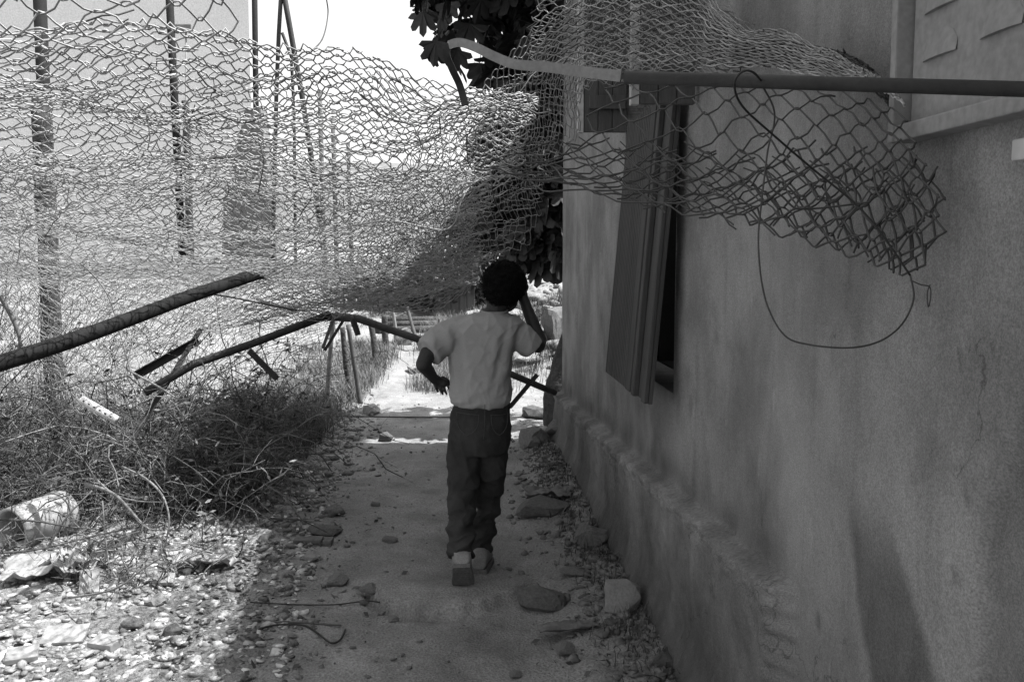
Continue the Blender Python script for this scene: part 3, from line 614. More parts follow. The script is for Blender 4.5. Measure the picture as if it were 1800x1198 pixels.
# leaning board tower and thin frame
tp = empty('tapered_pier', onG(P(440, 300, 21).x, 21)); tag(tp, 'grey tapered pier seen through the netting right of the second post', 'pier')
for nm, q in (('shaft', [P(398, 345, 21), P(476, 345, 21), P(458, 190, 21), P(430, 190, 21)]), ('foot', [P(388, 520, 21), P(492, 520, 21), P(480, 346, 21), P(394, 346, 21)])):
    b = MB(); V = [Vector((v.x, v.y+e, v.z)) for e in ((0, .6) if nm == 'shaft' else (-.05, .7)) for v in q]
    b.add(V, [(0, 1, 2, 3), (7, 6, 5, 4), (0, 4, 5, 1), (1, 5, 6, 2), (2, 6, 7, 3), (3, 7, 4, 0)]); b.build(nm, M['pier'], tp, bevel=.03)
tf = empty('pole_tripod', onG(P(510, 300, 20).x, 20)); tag(tf, 'thin pole tripod standing against the sky right of the pale house', 'frame')
for pts, r in (([(497, -60, 20), (490, 60, 20), (486, 160, 20), (480, 420, 20), (479, 508, 20)], .045), ([(490, -60, 20), (508, 40, 20), (532, 175, 20), (545, 260, 20), (578, 508, 20)], .058), ([(496, 58, 20.1), (512, 100, 20.1), (517, 200, 20.1), (520, 508, 20.1)], .034)):
    beam(pts, [r]*len(pts), 'rust', 'pole', tf, 8)
tag(beam([(300, 282, 20), (415, 275, 20.6)], [.045, .045], 'rust', 'side_rail', n=8), 'short dark horizontal rail reaching right from the second post', 'rail')
for i, (px, yt, Y, r, lab) in enumerate(((562, 158, 18, .045, 'lone weathered stake standing right of the thin frame'), (585, 205, 19, .045, 'darker stake just right of the lone weathered stake'), (612, 250, 19, .04, 'short stake behind the netting centre'))):
    post('stake', px, yt, Y, r, lab, .03, None, 'twigdark', 'stake')
hx = np.linspace(-95, 70, 90); hy = np.linspace(48, 150, 36); V = []
for y in hy:
    for x in hx:
        t = sst(48, 95, y); V.append((x, y, H(0, y)*.0+.9+t*(8.6+1.6*nz(x*.03, y*.02)-.075*max(0, x+12)+.8*nz(x*.15, y*.12)+.35*nz(x*.5, y*.4))))
me = mesh_np('hill', V, [(j*90+i, j*90+i+1, (j+1)*90+i+1, (j+1)*90+i) for j in range(35) for i in range(89)]); tag(link('hill', me, M['scrub']), kind='structure')
# shrubs added to stand in for the dark of the shaded netting
def leafcloud(blobs, n, size, up=.3, seed=1):
    g_ = np.random.default_rng(seed); V = []; Fl = []
    for k in range(n):
        c, r = blobs[g_.integers(len(blobs))]
        d = g_.normal(size=3); d /= np.linalg.norm(d); q = np.array(c)+d*np.array(r)*g_.random()**.45
        a = g_.normal(size=3); a /= np.linalg.norm(a); bb = np.cross(a, g_.normal(size=3)); bb /= np.linalg.norm(bb)+1e-9; s_ = size*(.6+.8*g_.random())
        i = len(V); V += [q-a*s_, q+bb*s_*.45, q+a*s_, q-bb*s_*.45]; Fl.append((i, i+1, i+2, i+3))
    return np.array(V), np.array(Fl)
def shrub(name, label, blobs, n, size, m, seed, cat='shrub', group=None):
    c = blobs[0][0]; r = empty(name, onG(c[0], c[1])); tag(r, label, cat, group)
    V, Fl = leafcloud(blobs, n, size, seed=seed); o = link('foliage', mesh_np('foliage', V, Fl), M[m], r); o['kind'] = 'stuff'
    for k in range(4):
        b = MB(); g0 = onG(c[0]+.1*math.cos(k*1.7), c[1]+.1*math.sin(k*1.7), -.05); t = Vector(c)+Vector((.5*blobs[0][1][0]*math.cos(k*1.9), .4*math.sin(k*1.9), .2))
        b.tube(smoothpts([g0, (g0+t)/2+Vector((.05, .03, .05)), t], 4), [.02+.006*(k % 2)]*9, 5); b.build('stem', M['bark'], r, True)
    return r
for i, (px, py, Y, rx, rz, lab) in enumerate(((690, 505, 16, 1.0, .55, 'shrub standing in for shaded netting behind the path end'), (770, 470, 15, .9, .7, 'dark shrub mass left of the boy\'s head in the distance'))):
    c = P(px, py, Y); shrub('standin_shrub', lab, [((c.x, c.y, c.z), (rx, .8, rz)), ((c.x+.5*rx, c.y+.3, c.z-.3*rz), (rx*.7, .7, rz*.8))], 2600, .07, 'green', 40+i, 'shrub', 'distant stand-in shrubs')

# ------------------------------------------------------------------ rocks
def hull_bm(seed, npt, blocky=0., cuts=0):
    g_ = random.Random(seed); bm = bmesh.new()
    for _ in range(npt):
        v = Vector((g_.gauss(0, 1), g_.gauss(0, 1), g_.gauss(0, 1))).normalized()
        if blocky: v = v.lerp(v/max(abs(v.x), abs(v.y), abs(v.z))*.85, blocky)
        bm.verts.new(v*g_.uniform(.86, 1.08))
    r = bmesh.ops.convex_hull(bm, input=list(bm.verts)); bmesh.ops.delete(bm, geom=[e for e in r['geom_interior'] if isinstance(e, bmesh.types.BMVert)], context='VERTS')
    if cuts: bmesh.ops.subdivide_edges(bm, edges=list(bm.edges), cuts=cuts, use_grid_fill=True)
    bmesh.ops.triangulate(bm, faces=list(bm.faces)); return bm
def rock_mesh(seed, sub=2, flat=.6, blocky=0.):
    bm = hull_bm(seed, 26 if not blocky > .5 else 34, blocky, 2)
    for v in bm.verts:
        p = v.co.copy(); d = 1+.16*noise.noise(p*1.2+Vector((seed*3.1, 0, 0)))+.07*noise.noise(p*4+Vector((0, seed*2.3, 0)))+.04*noise.noise(p*9)
        v.co = Vector((p.x*d, p.y*d*.85, p.z*d*flat))
    me = bpy.data.meshes.new('rock'); bm.to_mesh(me); bm.free(); return me
ROCK = [rock_mesh(i, 3, .6, .25) for i in range(6)]
BLOCK = [rock_mesh(20+i, 3, .8, .75) for i in range(3)]
def place_rock(name, px, py, wpx, label, cat='rock', mesh=None, hscale=1.0, rot=None, m='darkstone', group=None, sink=.25):
    g0 = G(px, py); s_ = wpx/F*g0.y/2; me = (mesh or random.choice(ROCK)).copy(); me.materials.clear(); me.materials.append(M[m])
    me.polygons.foreach_set('use_smooth', [False]*len(me.polygons))
    o = bpy.data.objects.new(name, me); COL.objects.link(o)
    zb = -min(v.co.z for v in me.vertices)*s_*hscale
    o.location = g0+Vector((0, s_*.4, zb*(1-2*sink*.6))); o.scale = (s_, s_, s_*hscale); o.rotation_euler = (0, 0, rot if rot is not None else random.uniform(0, 6))
    return tag(o, label, cat, group)
R_ = [(1097, 1075, 78, 'squarish pale stone block at the foot of the wall', BLOCK[0], 1.05), (955, 1072, 105, 'broad flat rock in front of the boy\'s shoes toward the wall', ROCK[0], .75),
 (992, 1150, 46, 'small angular stone near the bottom centre right', ROCK[1], .9), (1043, 962, 66, 'dark rounded stone tucked against the wall foot', ROCK[2], 1.3), (955, 905, 110, 'low heap-like stone beside the boy at the wall side', ROCK[3], .5),
 (935, 785, 70, 'jagged dark rock lying before the wall corner', ROCK[4], 1.0), (650, 1045, 44, 'round stone alone on the path left of the boy\'s feet', ROCK[5], .9), (590, 1028, 52, 'pair-lobed clod on the path left of the round stone', ROCK[1], .7),
 (686, 953, 34, 'dark flat stone on the path at the boy\'s knee height left', ROCK[2], .6), (545, 985, 38, 'pale smooth stone on the path edge', ROCK[3], .7), (570, 940, 66, 'long dark stone lying behind the thin brick', ROCK[0], .5), (503, 1012, 22, 'small dark pebble left of the pale smooth stone', ROCK[4], .9),
 (586, 905, 40, 'angular stone on the left path edge in shade', ROCK[5], .9), (380, 862, 62, 'stone leaning in the shade below the brambles', ROCK[1], 1.0), (660, 890, 20, 'little stone mid path in the shade', ROCK[2], .9), (678, 776, 28, 'upright little stone where the sunlit path begins', ROCK[3], 1.3),
 (650, 728, 40, 'pale stone on the left edge of the sunlit path', ROCK[4], .9), (712, 607, 42, 'boulder beside the far end of the path', BLOCK[1], 1.1), (940, 735, 56, 'dark stone lying on the sunlit ground right of the boy', ROCK[0], .8), (230, 1105, 44, 'dark stone among the sunlit gravel', ROCK[5], .9), (300, 1118, 42, 'second dark stone in the sunlit gravel nearer the shade', ROCK[3], .9), (272, 1065, 46, 'grey stone amid gravel below the dry brambles', ROCK[1], .9),
 (620, 1140, 14, 'tiny stone alone on bare path at the bottom', ROCK[2], .8), (690, 1092, 26, 'small stone below the broken slab lip', ROCK[4], .7), (640, 1062, 20, 'pebble left of the broken slab lip', ROCK[0], .8), (1010, 1010, 60, 'flat stone bedded in soil between the boy and the wall', ROCK[5], .35), (1170, 1170, 50, 'rubble lump at the wall foot near the bottom edge', ROCK[3], .8), (905, 1190, 30, 'small stone at the bottom edge right of centre', ROCK[1], .7)]
for px, py, wpx, lab, me_, hs_ in R_: place_rock('rock', px, py, wpx, lab, 'rock', me_, hs_, random.uniform(-.4, .4), 'stone' if 'pale' in lab or 'gravel' in lab and 'grey' in lab else 'darkstone', 'loose rocks on and beside the path')
# flat brick pieces
for px, py, w_, h_, lab in ((540, 956, .085, .022, 'thin flat brick lying on the shaded path'), (575, 960, .042, .03, 'short brick stub beside the thin flat brick')):
    g0 = G(px, py); b = MB(); b.box(g0+Vector((0, .03, h_/2)), (w_/2*1.6 if w_ > .06 else w_/2, .035, h_/2)); tag(b.build('brick_piece', M['darkstone'], None, bevel=.004), lab, 'brick')
# gravel and rubble as uncountable stuff
def scatter(name, pts, sizes, m, seed, flat=.55):
    g_ = np.random.default_rng(seed); base = []
    for i in range(9):
        bm = hull_bm(seed*31+i, 13); bm.verts.index_update()
        bm.verts.ensure_lookup_table(); base.append((np.array([v.co[:] for v in bm.verts]), np.array([[v.index for v in f.verts] for f in bm.faces]))); bm.free()
    VV = []; FF = []; o = 0
    for (x, y, z), s_ in zip(pts, sizes):
        v, f = base[g_.integers(9)]; a = g_.random()*6.28; t = g_.normal(0, .35)
        q = v*np.array([s_*(.7+.7*g_.random()), s_*(.6+.5*g_.random()), s_*flat*(.5+.8*g_.random())])
        q = q@np.array([[1, 0, 0], [0, math.cos(t), -math.sin(t)], [0, math.sin(t), math.cos(t)]])@np.array([[math.cos(a), -math.sin(a), 0], [math.sin(a), math.cos(a), 0], [0, 0, 1]])
        VV.append(q+np.array([x, y, z+s_*.15])); FF.append(f+o); o += len(v)
    ob = link(name, mesh_np(name, np.concatenate(VV), np.concatenate(FF)), M[m]); return ob
pts = []; sz = []
while len(pts) < 7500:
    y = 2.4+rng.random()**1.2*3.6; x = -.75-rng.random()*2.2-.12*(y-3)
    if nz(x*2, y*2, 6) < -.25 and rng.random() < .5: continue
    if x > -1.05-.14*(y-3) and rng.random() < .55: continue
    pts.append((x, y, H(x, y))); sz.append(.008+.021*rng.random()**1.8)
tag(scatter('gravel', pts, sz, 'gravel', 1), 'pale gravel spilling along the left side of the path', 'gravel', kind='stuff')
pts = []; sz = []
for _ in range(6500):                              # crumbs on path, along wall and left margin
    y = 2.6+rng.random()*6.5; t = rng.random()
    x = (WX(min(y, YEND))-.03-abs(rng.normal(0, .16))) if t < .42 and y < 7 else (-.95-.12*(y-3)+rng.normal(0, .16)) if t < .8 else rng.uniform(-1.1, .5)
    pts.append((x, y, H(x, y))); sz.append((.003+.017*rng.random()**4)*(1.5 if t < .42 else 1.35 if t < .8 else .8))
tag(scatter('stone_crumbs', pts, sz, 'darkstone', 2), 'small dark stone crumbs and clods scattered over the shaded path', 'rubble', kind='stuff')
LV = []; LF = []
for _ in range(2600):
    y = 2.7+rng.random()*5.2; t = rng.random()
    x = (WX(min(y, YEND))-.04-abs(rng.normal(0, .17))) if t < .45 and y < 7 else (-1.0-.12*(y-3)+rng.normal(0, .22))
    a = rng.random()*6.28; e = np.array([math.cos(a), math.sin(a), rng.normal(0, .25)]); f = np.array([-math.sin(a), math.cos(a), rng.normal(0, .3)]); s_ = .006+.016*rng.random()**1.5; q = np.array([x, y, H(x, y)+.010+.01*rng.random()]); k = len(LV)
    LV += [q-e*s_, q+f*s_*.45, q+e*s_, q-f*s_*.45+np.array([0, 0, .004])]; LF.append((k, k+1, k+2, k+3))
tag(link('leaf_litter', mesh_np('leaf_litter', np.array(LV), np.array(LF)), M['twigdark']), 'dry leaf litter along both edges of the shaded path', 'litter', kind='stuff')
pts = []; sz = []
for _ in range(260):                               # clods on the shaded left margin
    y = 4.3+rng.random()*3.3; x = -1.02-.12*(y-3)+rng.normal(0, .20); pts.append((x, y, H(x, y))); sz.append(.016+.028*rng.random()**2)
for _ in range(160):
    y = 2.9+rng.random()*4; x = WX(y)-.12-abs(rng.normal(0, .14)); pts.append((x, y, H(x, y))); sz.append(.014+.024*rng.random()**2)
tag(scatter('clods', pts, sz, 'darkstone', 12), 'dark earth clods heaped along the shaded path margins', 'rubble', kind='stuff')
pts = []; sz = []
for _ in range(1150):                              # rubble on the far right bank
    x = rng.uniform(-1.2, 3.2); y = 9.6+rng.random()*12
    if x < path_c(y)+.8: continue
    pts.append((x, y, H(x, y))); sz.append(.02+.17*rng.random()**3.2)
tag(scatter('far_rubble', pts, sz, 'rubble', 3), 'bright rubble covering the bank beyond the building', 'rubble', kind='stuff')
pts = []; sz = []
for _ in range(1500):
    x = rng.uniform(-9, -1.9); y = 7+rng.random()*11
    pts.append((x, y, H(x, y))); sz.append(.012+.05*rng.random()**3)
tag(scatter('left_rubble', pts, sz, 'rubble', 4), 'scattered stones on the open ground behind the brambles', 'rubble', kind='stuff')

# ------------------------------------------------------------------ refuse and small things on the left
def crumple(px, py, w_, d_, h_, label, name, m='paper', seed=1, cat='refuse', rot=0, tilt=0):
    g0 = G(px, py); n = 16; V = []; ob_top = []
    for s_ in (1, 0):
        for j in range(n):
            for i in range(n):
                u = i/(n-1)-.5; v = j/(n-1)-.5
                e = Vector((u*w_*(1+.3*nz(v*4, seed, 1)), v*d_*(1+.3*nz(u*4, seed, 2)), 0))
                z = h_*(.5+.9*nz(u*3+seed, v*3, 1)+.45*nz(u*8+seed, v*8, 3))+tilt*v*d_
                c_, s2 = math.cos(rot), math.sin(rot)
                V.append((g0.x+e.x*c_-e.y*s2, g0.y+d_*.4+e.x*s2+e.y*c_, g0.z+max(.004, z+.02)+.004*s_))
    N = n*n; Fl = []
    for j in range(n-1):
        for i in range(n-1):
            a_ = j*n+i; Fl.append((a_, a_+1, a_+n+1, a_+n)); Fl.append((N+a_, N+a_+n, N+a_+n+1, N+a_+1))
    rim = [i for i in range(n)]+[k*n+n-1 for k in range(1, n)]+[(n-1)*n+i for i in range(n-2, -1, -1)]+[k*n for k in range(n-2, 0, -1)]
    for a_, b_ in zip(rim, rim[1:]+rim[:1]): Fl.append((b_, a_, N+a_, N+b_))
    b = MB(); b.add(V, Fl); return tag(b.build(name, M[m], None, True), label, cat)
crumple(55, 1030, .30, .22, .06, 'crumpled pale sheet half under the brambles at the left edge', 'crumpled_sheet', seed=2, rot=.4)
crumple(115, 1020, .20, .16, .07, 'bundled pale cloth beside the crumpled sheet', 'cloth_bundle', seed=5, rot=-.3)
crumple(355, 1005, .26, .16, .05, 'flattened pale rag at the upper edge of the gravel', 'rag', seed=9)
crumple(1000, 1120, .22, .08, .02, 'dark flattened rag lying toward the wall foot', 'rag', 'darkstone', 11, rot=.2)
crumple(965, 885, .26, .18, .05, 'matted rubbish against the wall side beyond the boy\'s legs', 'rubbish', 'darkstone', 12)
crumple(960, 770, .2, .14, .06, 'crumpled light bag caught by the wall corner', 'bag', 'paper', 14)
for px, py, w_, d_, th, tilt, rz, lab in ((105, 1132, .15, .10, .012, .28, .15, 'pale tile propped tilted on the gravel near the bottom left'), (285, 1030, .085, .055, .02, .5, .1, 'pale square stone chip standing in the gravel'), (150, 1045, .075, .10, .008, .9, .3, 'upright pale board scrap below the cloth bundle'), (300, 985, .055, .04, .03, .1, .2, 'small white block at the foot of the dry brambles'), (330, 905, .14, .05, .012, .1, .05, 'flat plank scrap in the shade of the brambles'), (30, 1165, .10, .09, .02, .1, .4, 'pale stone flake at the very bottom left'), (180, 1145, .10, .07, .03, .12, -.3, 'pale curved shard right of the propped tile')):
    g0 = G(px, py); R3 = (Matrix.Rotation(rz, 3, 'Z')@Matrix.Rotation(tilt, 3, 'X')); b = MB(); b.box(g0+Vector((0, d_*.4, d_/2*math.sin(tilt)+th/2)), (w_/2, d_/2, th/2), R3)
    tag(b.build('pale_scrap', M['plastic'], None, bevel=.003), lab, 'scrap', 'pale scraps in the gravel')
# broken drum: curved pale shell with a dark mouth
dr = empty('broken_drum', G(40, 965)); tag(dr, 'pale broken drum lying on its side at the left edge under brambles', 'drum')
g0 = G(40, 965); ax = Vector((.42, .90, .06)).normalized(); c0 = g0+Vector((-.03, .10, .085)); uu = ax.orthogonal().normalized(); vv = ax.cross(uu)
for nm, r, l0, l1, m_ in (('shell', .105, -.08, .21, 'plastic'), ('rim', .113, .16, .185, 'plastic')):
    b = MB(); V = []; k = 30
    for l_ in np.linspace(l0, l1, 8):
        for th_ in (0, .012):
            for j in range(k): a_ = 2*math.pi*j/k; rr = (r-th_)*(1+.05*nz(a_, l_*9, 2)); V.append(c0+ax*l_*1.0+uu*rr*math.cos(a_)+vv*rr*math.sin(a_))
    Fl = []
    for i in range(7):
        for j in range(k):
            j2 = (j+1) % k; Fl.append((2*i*k+j, 2*i*k+j2, 2*(i+1)*k+j2, 2*(i+1)*k+j)); Fl.append(((2*i+1)*k+j2, (2*i+1)*k+j, (2*i+3)*k+j, (2*i+3)*k+j2))
    for j in range(k): j2 = (j+1) % k; Fl.append((j2, j, k+j, k+j2)); Fl.append((14*k+j, 14*k+j2, 15*k+j2, 15*k+j))
    b.add(V, Fl); b.build(nm, M[m_], dr, True)
# perforated white bar in the brush
b = MB(); q0, q1 = P(143, 702, 4.3), P(206, 738, 4.2); b.tube([q0, q1], [.022, .020], 12, flat=.6); pb = b.build('perforated_bar', M['white'], None, True); tag(pb, 'short white perforated bar stuck slanting in the brambles', 'bar')
for k in range(6):
    b = MB(); c_ = q0.lerp(q1, .12+k*.15)+Vector((0, -.017, .006)); b.tube([c_, c_+Vector((0, -.006, .002))], .0042, 8); b.build('hole_shade', M['black'], pb)  # black studs paint the shade inside the perforations
# cables on the ground
def gwire(pix, r, m, name, label, dz=.01, cat='cable'):
    pts = []
    for px, py in pix: g0 = G(px, py); pts.append(g0+Vector((0, 0, dz)))
    b = MB(); b.tube(smoothpts(pts, 6), r, 6); return tag(b.build(name, M[m], None, True), label, cat)
gwire([(455, 1110), (480, 1103), (520, 1101), (545, 1107), (565, 1122), (583, 1134), (598, 1128), (607, 1110)], .004, 'black', 'ground_cable', 'black cable curling at its end on the shaded path')
gwire([(430, 1085), (470, 1095), (530, 1098), (600, 1103)], .004, 'twigdark', 'ground_stick', 'straight faint stick lying above the curled cable', cat='stick')
gwire([(440, 1062), (520, 1066), (590, 1066), (640, 1060), (668, 1062)], .003, 'black', 'ground_cable', 'thin straight wire running to the broken slab edge')
gwire([(580, 733), (660, 734), (740, 735), (800, 735)], .006, 'black', 'ground_cable', 'thin dark line of wire lying across the sunlit path')

# ------------------------------------------------------------------ brambles (left)
def bramble(name, label, centre, spread, n, hgt, seed, m='twig', leafn=300, tri=5):
    g_ = np.random.default_rng(seed); r = empty(name, onG(*centre)); tag(r, label, 'bramble', 'dry brambles left of the path'); lines = []; LV = []; LF = []
    for k in range(n):
        x = centre[0]+g_.normal(0, spread[0]); y = centre[1]+g_.normal(0, spread[1])
        if x > -1.12-.12*(y-3): x = -1.2-.12*(y-3)-abs(g_.normal(0, .25))
        h_ = hgt*(.35+.75*g_.random()); a = g_.random()*6.28; ln = h_*(.7+.9*g_.random()); p = np.array([x, y, H(x, y)-.02]); d = np.array([math.cos(a)*.45, math.sin(a)*.45, 1.0]); st = ln/9; pl = [p]
        for i in range(9):
            d = d+g_.normal(0, .27, 3)+np.array([math.cos(a)*.10, math.sin(a)*.10, -.20*(i/9)*1.6]); d /= np.linalg.norm(d); p = p+d*st; p[2] = max(p[2], H(p[0], p[1])+.01); pl.append(p.copy())
            if g_.random() < .75:
                e = d+g_.normal(0, .7, 3); e /= np.linalg.norm(e); l2 = .04+.16*g_.random()
                lines.append((np.array([p, p+e*l2*.5+g_.normal(0, .01, 3), p+e*l2+g_.normal(0, .02, 3)]), .0011))
            for _q in range(g_.integers(0, 3)):
                a_ = g_.normal(size=3); a_ /= np.linalg.norm(a_); b_ = np.cross(a_, d); s_ = .010+.020*g_.random()**1.5; q_ = p+g_.normal(0, .015, 3); i0 = len(LV); LV += [q_-a_*s_, q_+b_*s_*.4, q_+a_*s_, q_-b_*s_*.4]; LF.append((i0, i0+1, i0+2, i0+3))
        lines.append((np.array(pl), .0018+.0022*g_.random()))
    VV = []; FF = []; o = 0
    for l_, rr in lines:
        v, f = tubes_np([l_], rr, 3); VV.append(v); FF.append(f+o); o += len(v)
    c = link('canes', mesh_np('canes', np.concatenate(VV), np.concatenate(FF)), M[m], r); c['kind'] = 'stuff'
    if LV: c = link('dry_leaves', mesh_np('dry_leaves', np.array(LV), np.array(LF)), M['grass' if m == 'twig' else 'green'], r); c['kind'] = 'stuff'
bramble('bramble', 'pale dry bramble thicket at the left edge in front of the leftmost post', (-2.25, 4.95), (.36, .22), 190, .70, 1)
bramble('bramble', 'dark twiggy bramble behind the broken drum', (-2.55, 5.1), (.45, .30), 260, .95, 2, 'twigdark')
bramble('bramble', 'tangled bramble below the slanting white bar', (-1.95, 5.05), (.34, .28), 220, .75, 3)
bramble('bramble', 'dense dark bramble in the shade beside the path', (-1.72, 5.6), (.20, .40), 300, .62, 4, 'twigdark')
bramble('bramble', 'bramble rising under the fallen rail', (-2.0, 6.3), (.32, .45), 260, 1.0, 5, 'twigdark')
bramble('bramble', 'far pale bramble behind the leftmost fence post', (-3.3, 6.6), (.6, .6), 260, 1.15, 6)
bramble('bramble', 'pale grassy bramble along the left margin of the sunlit path', (-2.1, 7.8), (.25, .6), 150, .5, 7)
bramble('bramble', 'low twigs spreading over the gravel at bottom left', (-1.75, 3.9), (.28, .14), 40, .32, 8)
bramble('bramble', 'tall dark bramble at the far left behind the fallen post', (-3.0, 5.4), (.45, .4), 220, 1.15, 9, 'twigdark')
# long single canes that stand out
for i, (pts, r, m_, lab) in enumerate((
 ([(150, 850, 3.7), (200, 868, 3.65), (245, 915, 3.6), (262, 930, 3.6)], .007, 'twig', 'stout pale cane broken over at the front of the brambles'),
 ([(165, 838, 3.7), (200, 868, 3.68), (240, 880, 3.66), (285, 882, 3.64)], .004, 'twig', 'thin pale cane branching right from the stout cane'),
 ([(215, 820, 3.8), (255, 840, 3.75), (285, 870, 3.7), (297, 910, 3.66), (292, 950, 3.64), (280, 975, 3.62)], .005, 'twig', 'arched thorny cane bending down to the gravel'),
 ([(-30, 912, 3.2), (60, 915, 3.3), (120, 925, 3.4), (175, 930, 3.5)], .004, 'twigdark', 'long dark cane lying level in front of the broken drum'),
 ([(-20, 972, 3.2), (60, 966, 3.3), (150, 945, 3.4), (235, 925, 3.5)], .004, 'twigdark', 'long dark cane rising from the left edge below the drum'),
 ([(85, 960, 3.4), (120, 905, 3.4), (162, 862, 3.45)], .004, 'twig', 'straight pale cane leaning right above the cloth bundle'),
 ([(225, 650, 4.3), (280, 680, 4.2), (320, 702, 4.15), (350, 685, 4.15), (362, 655, 4.15), (350, 625, 4.2)], .0045, 'twig', 'bright thorny runner looping up below the fallen rail'),
 ([(180, 880, 3.5), (185, 940, 3.45), (192, 990, 3.4), (205, 1015, 3.35)], .003, 'twig', 'upright thin stem among the front brambles'),
 ([(120, 1050, 3.1), (200, 1035, 3.1), (250, 1000, 3.15), (290, 975, 3.2)], .004, 'twig', 'low curved cane sweeping over the gravel'),
 ([(0, 520, 3.4), (22, 560, 3.4), (35, 600, 3.4), (28, 640, 3.4)], .008, 'twigdark', 'crooked dark branch at the left edge near the fallen post'),
 ([(100, 440, 4.0), (150, 470, 4.1), (190, 520, 4.1), (215, 600, 4.1), (230, 660, 4.1)], .0035, 'twig', 'long dry stalk arching across the fallen post'))):
    p = smoothpts([P(*q_) for q_ in pts], 5); b = MB(); b.tube(p, [r*(1.15-.6*k/len(p)) for k in range(len(p))], 5)
    g_ = random.Random(i)
    o = b.build('bramble_cane', M[m_], None, True); tag(o, lab, 'cane', 'single canes standing out of the brambles'); b2 = MB()
    for k in range(1, len(p), 1):
        d = Vector((g_.gauss(0, 1), g_.gauss(0, 1), g_.gauss(0, 1))).normalized(); ln = .012 if g_.random() < .7 else .06
        b2.tube([p[k], p[k]+d*ln*.6, p[k]+d*ln+Vector((0, 0, .004))], [r*.45, r*.3, r*.1], 3)
    c_ = b2.build('thorns', M[m_], o); c_['kind'] = 'stuff'

# grass
def grass(name, pts, hgt, seed, label, m='grass'):
    g_ = np.random.default_rng(seed); n = len(pts); Pt = np.array(pts); a = g_.random(n)*6.28; h_ = hgt*(.4+g_.random(n)); wd = .0012+.0012*g_.random(n)
    wd = wd*(1+Pt[:, 1]*.06); dx = np.cos(a); dy = np.sin(a); b_ = .2+.7*g_.random(n)
    def L_(f, w_): c = Pt+np.stack([dx*h_*b_*f**2, dy*h_*b_*f**2, h_*f*(1-.25*f*b_)], 1); s_ = np.stack([-dy*wd*w_, dx*wd*w_, 0*wd], 1); return c-s_, c+s_
    V = np.stack([*L_(0, 1), *L_(.5, .8), *L_(1, .15)], 1).reshape(-1, 3); i = np.arange(n)[:, None]*6
    Fl = np.concatenate([i+np.array([[0, 1, 3, 2]]), i+np.array([[2, 3, 5, 4]])]); return tag(link(name, mesh_np(name, V, Fl), M[m]), label, 'grass', kind='stuff')
def tufts(n, fx, per, sp):
    out = []
    for _ in range(n):
        x, y = fx()
        for _ in range(per):
            q = (x+rng.normal(0, sp), y+rng.normal(0, sp)); out.append((q[0], q[1], H(*q)-.005))
    return out
grass('dry_grass', tufts(620, lambda: (-1.45-.10*(lambda y: y-6)(6)-abs(rng.normal(0, .5)), 5.5+rng.random()*6.5), 22, .05), .16, 1, 'dry grass on the left margin of the path')
grass('dry_grass', tufts(750, lambda: (-1.65-rng.random()*2.4, 4.75+rng.random()*2.8), 18, .06), .15, 2, 'dry grass growing under the brambles')
def rb():
    y = 9.3+rng.random()*6; return (-.95+abs(rng.normal(0, .5))+.05*(y-9.3)*-1, y)
grass('dry_grass', tufts(230, rb, 34, .09), .17, 3, 'pale grass on the bank right of the sunlit path')
grass('bank_weeds', tufts(150, lambda: (.1+rng.random()*1.6, 9.3+rng.random()*5), 40, .09), .20, 13, 'dull green weeds between the stones of the far bank', 'green')
grass('wall_weeds', tufts(130, lambda: (lambda y: (WX(y)-.10-abs(rng.normal(0, .07)), y))(2.8+rng.random()*4), 12, .05), .055, 4, 'withered weeds growing along the foot of the wall', 'twigdark')
grass('dark_weeds', tufts(200, lambda: (-1.42-.1*(rng.random())-abs(rng.normal(0, .22)), 4.8+rng.random()*2.3), 26, .05), .20, 5, 'dark weeds in the shade at the left path edge', 'green')
grass('far_grass', tufts(1500, lambda: (-2.0-rng.random()*9, 8+rng.random()*11), 14, .10), .09, 6, 'dry grass over the open ground at the far left')

# ------------------------------------------------------------------ right background: stones, blocks, stakes
place_rock('cut_stone', 978, 600, 66, 'squared standing stone on the rubble bank right of the boy\'s arm', 'stone', BLOCK[2], 1.5, .6, 'darkstone')
place_rock('boulder', 1015, 622, 60, 'grey boulder half hidden by the wall corner', 'rock', ROCK[2], 1.0, 1.2, 'stone')
for px, py, wpx, lab in ((905, 560, 50, 'pale rubble stone just right of the boy\'s neck'), (935, 528, 60, 'broad pale stone high on the bank under the leaves'), (760, 600, 36, 'stone on the bank edge left of the boy\'s shoulder'), (925, 640, 60, 'low stone behind the boy\'s right sleeve'), (835, 560, 44, 'pale stone behind the boy\'s left shoulder'), (740, 655, 60, 'flat stone at the bank foot above the boy\'s left hand')):
    place_rock('bank_stone', px, py, wpx, lab, 'rock', None, .7, None, 'stone', 'pale stones on the bank')
# board shed / box left of the head
g0 = G(800, 560); bx = empty('board_hut', g0); tag(bx, 'small dark board hut left of the boy\'s head in the background', 'hut')
s_ = g0.y/F
for k in range(5):
    b = MB(); b.box(g0+Vector((-28*s_+k*14*s_, 0, 30*s_)), (6.6*s_, .03, 34*s_+3*s_*(k % 2))); b.build('plank', M['board'], bx, bevel=.005)
b = MB(); b.box(g0+Vector((0, .35, 28*s_)), (34*s_, .3, 32*s_)); b.build('body', M['board'], bx)
b = MB(); b.box(g0+Vector((0, .3, 66*s_)), (38*s_, .42, 2.5*s_), Matrix.Rotation(.12, 3, 'Y')); b.build('lid', M['white'], bx, bevel=.005)
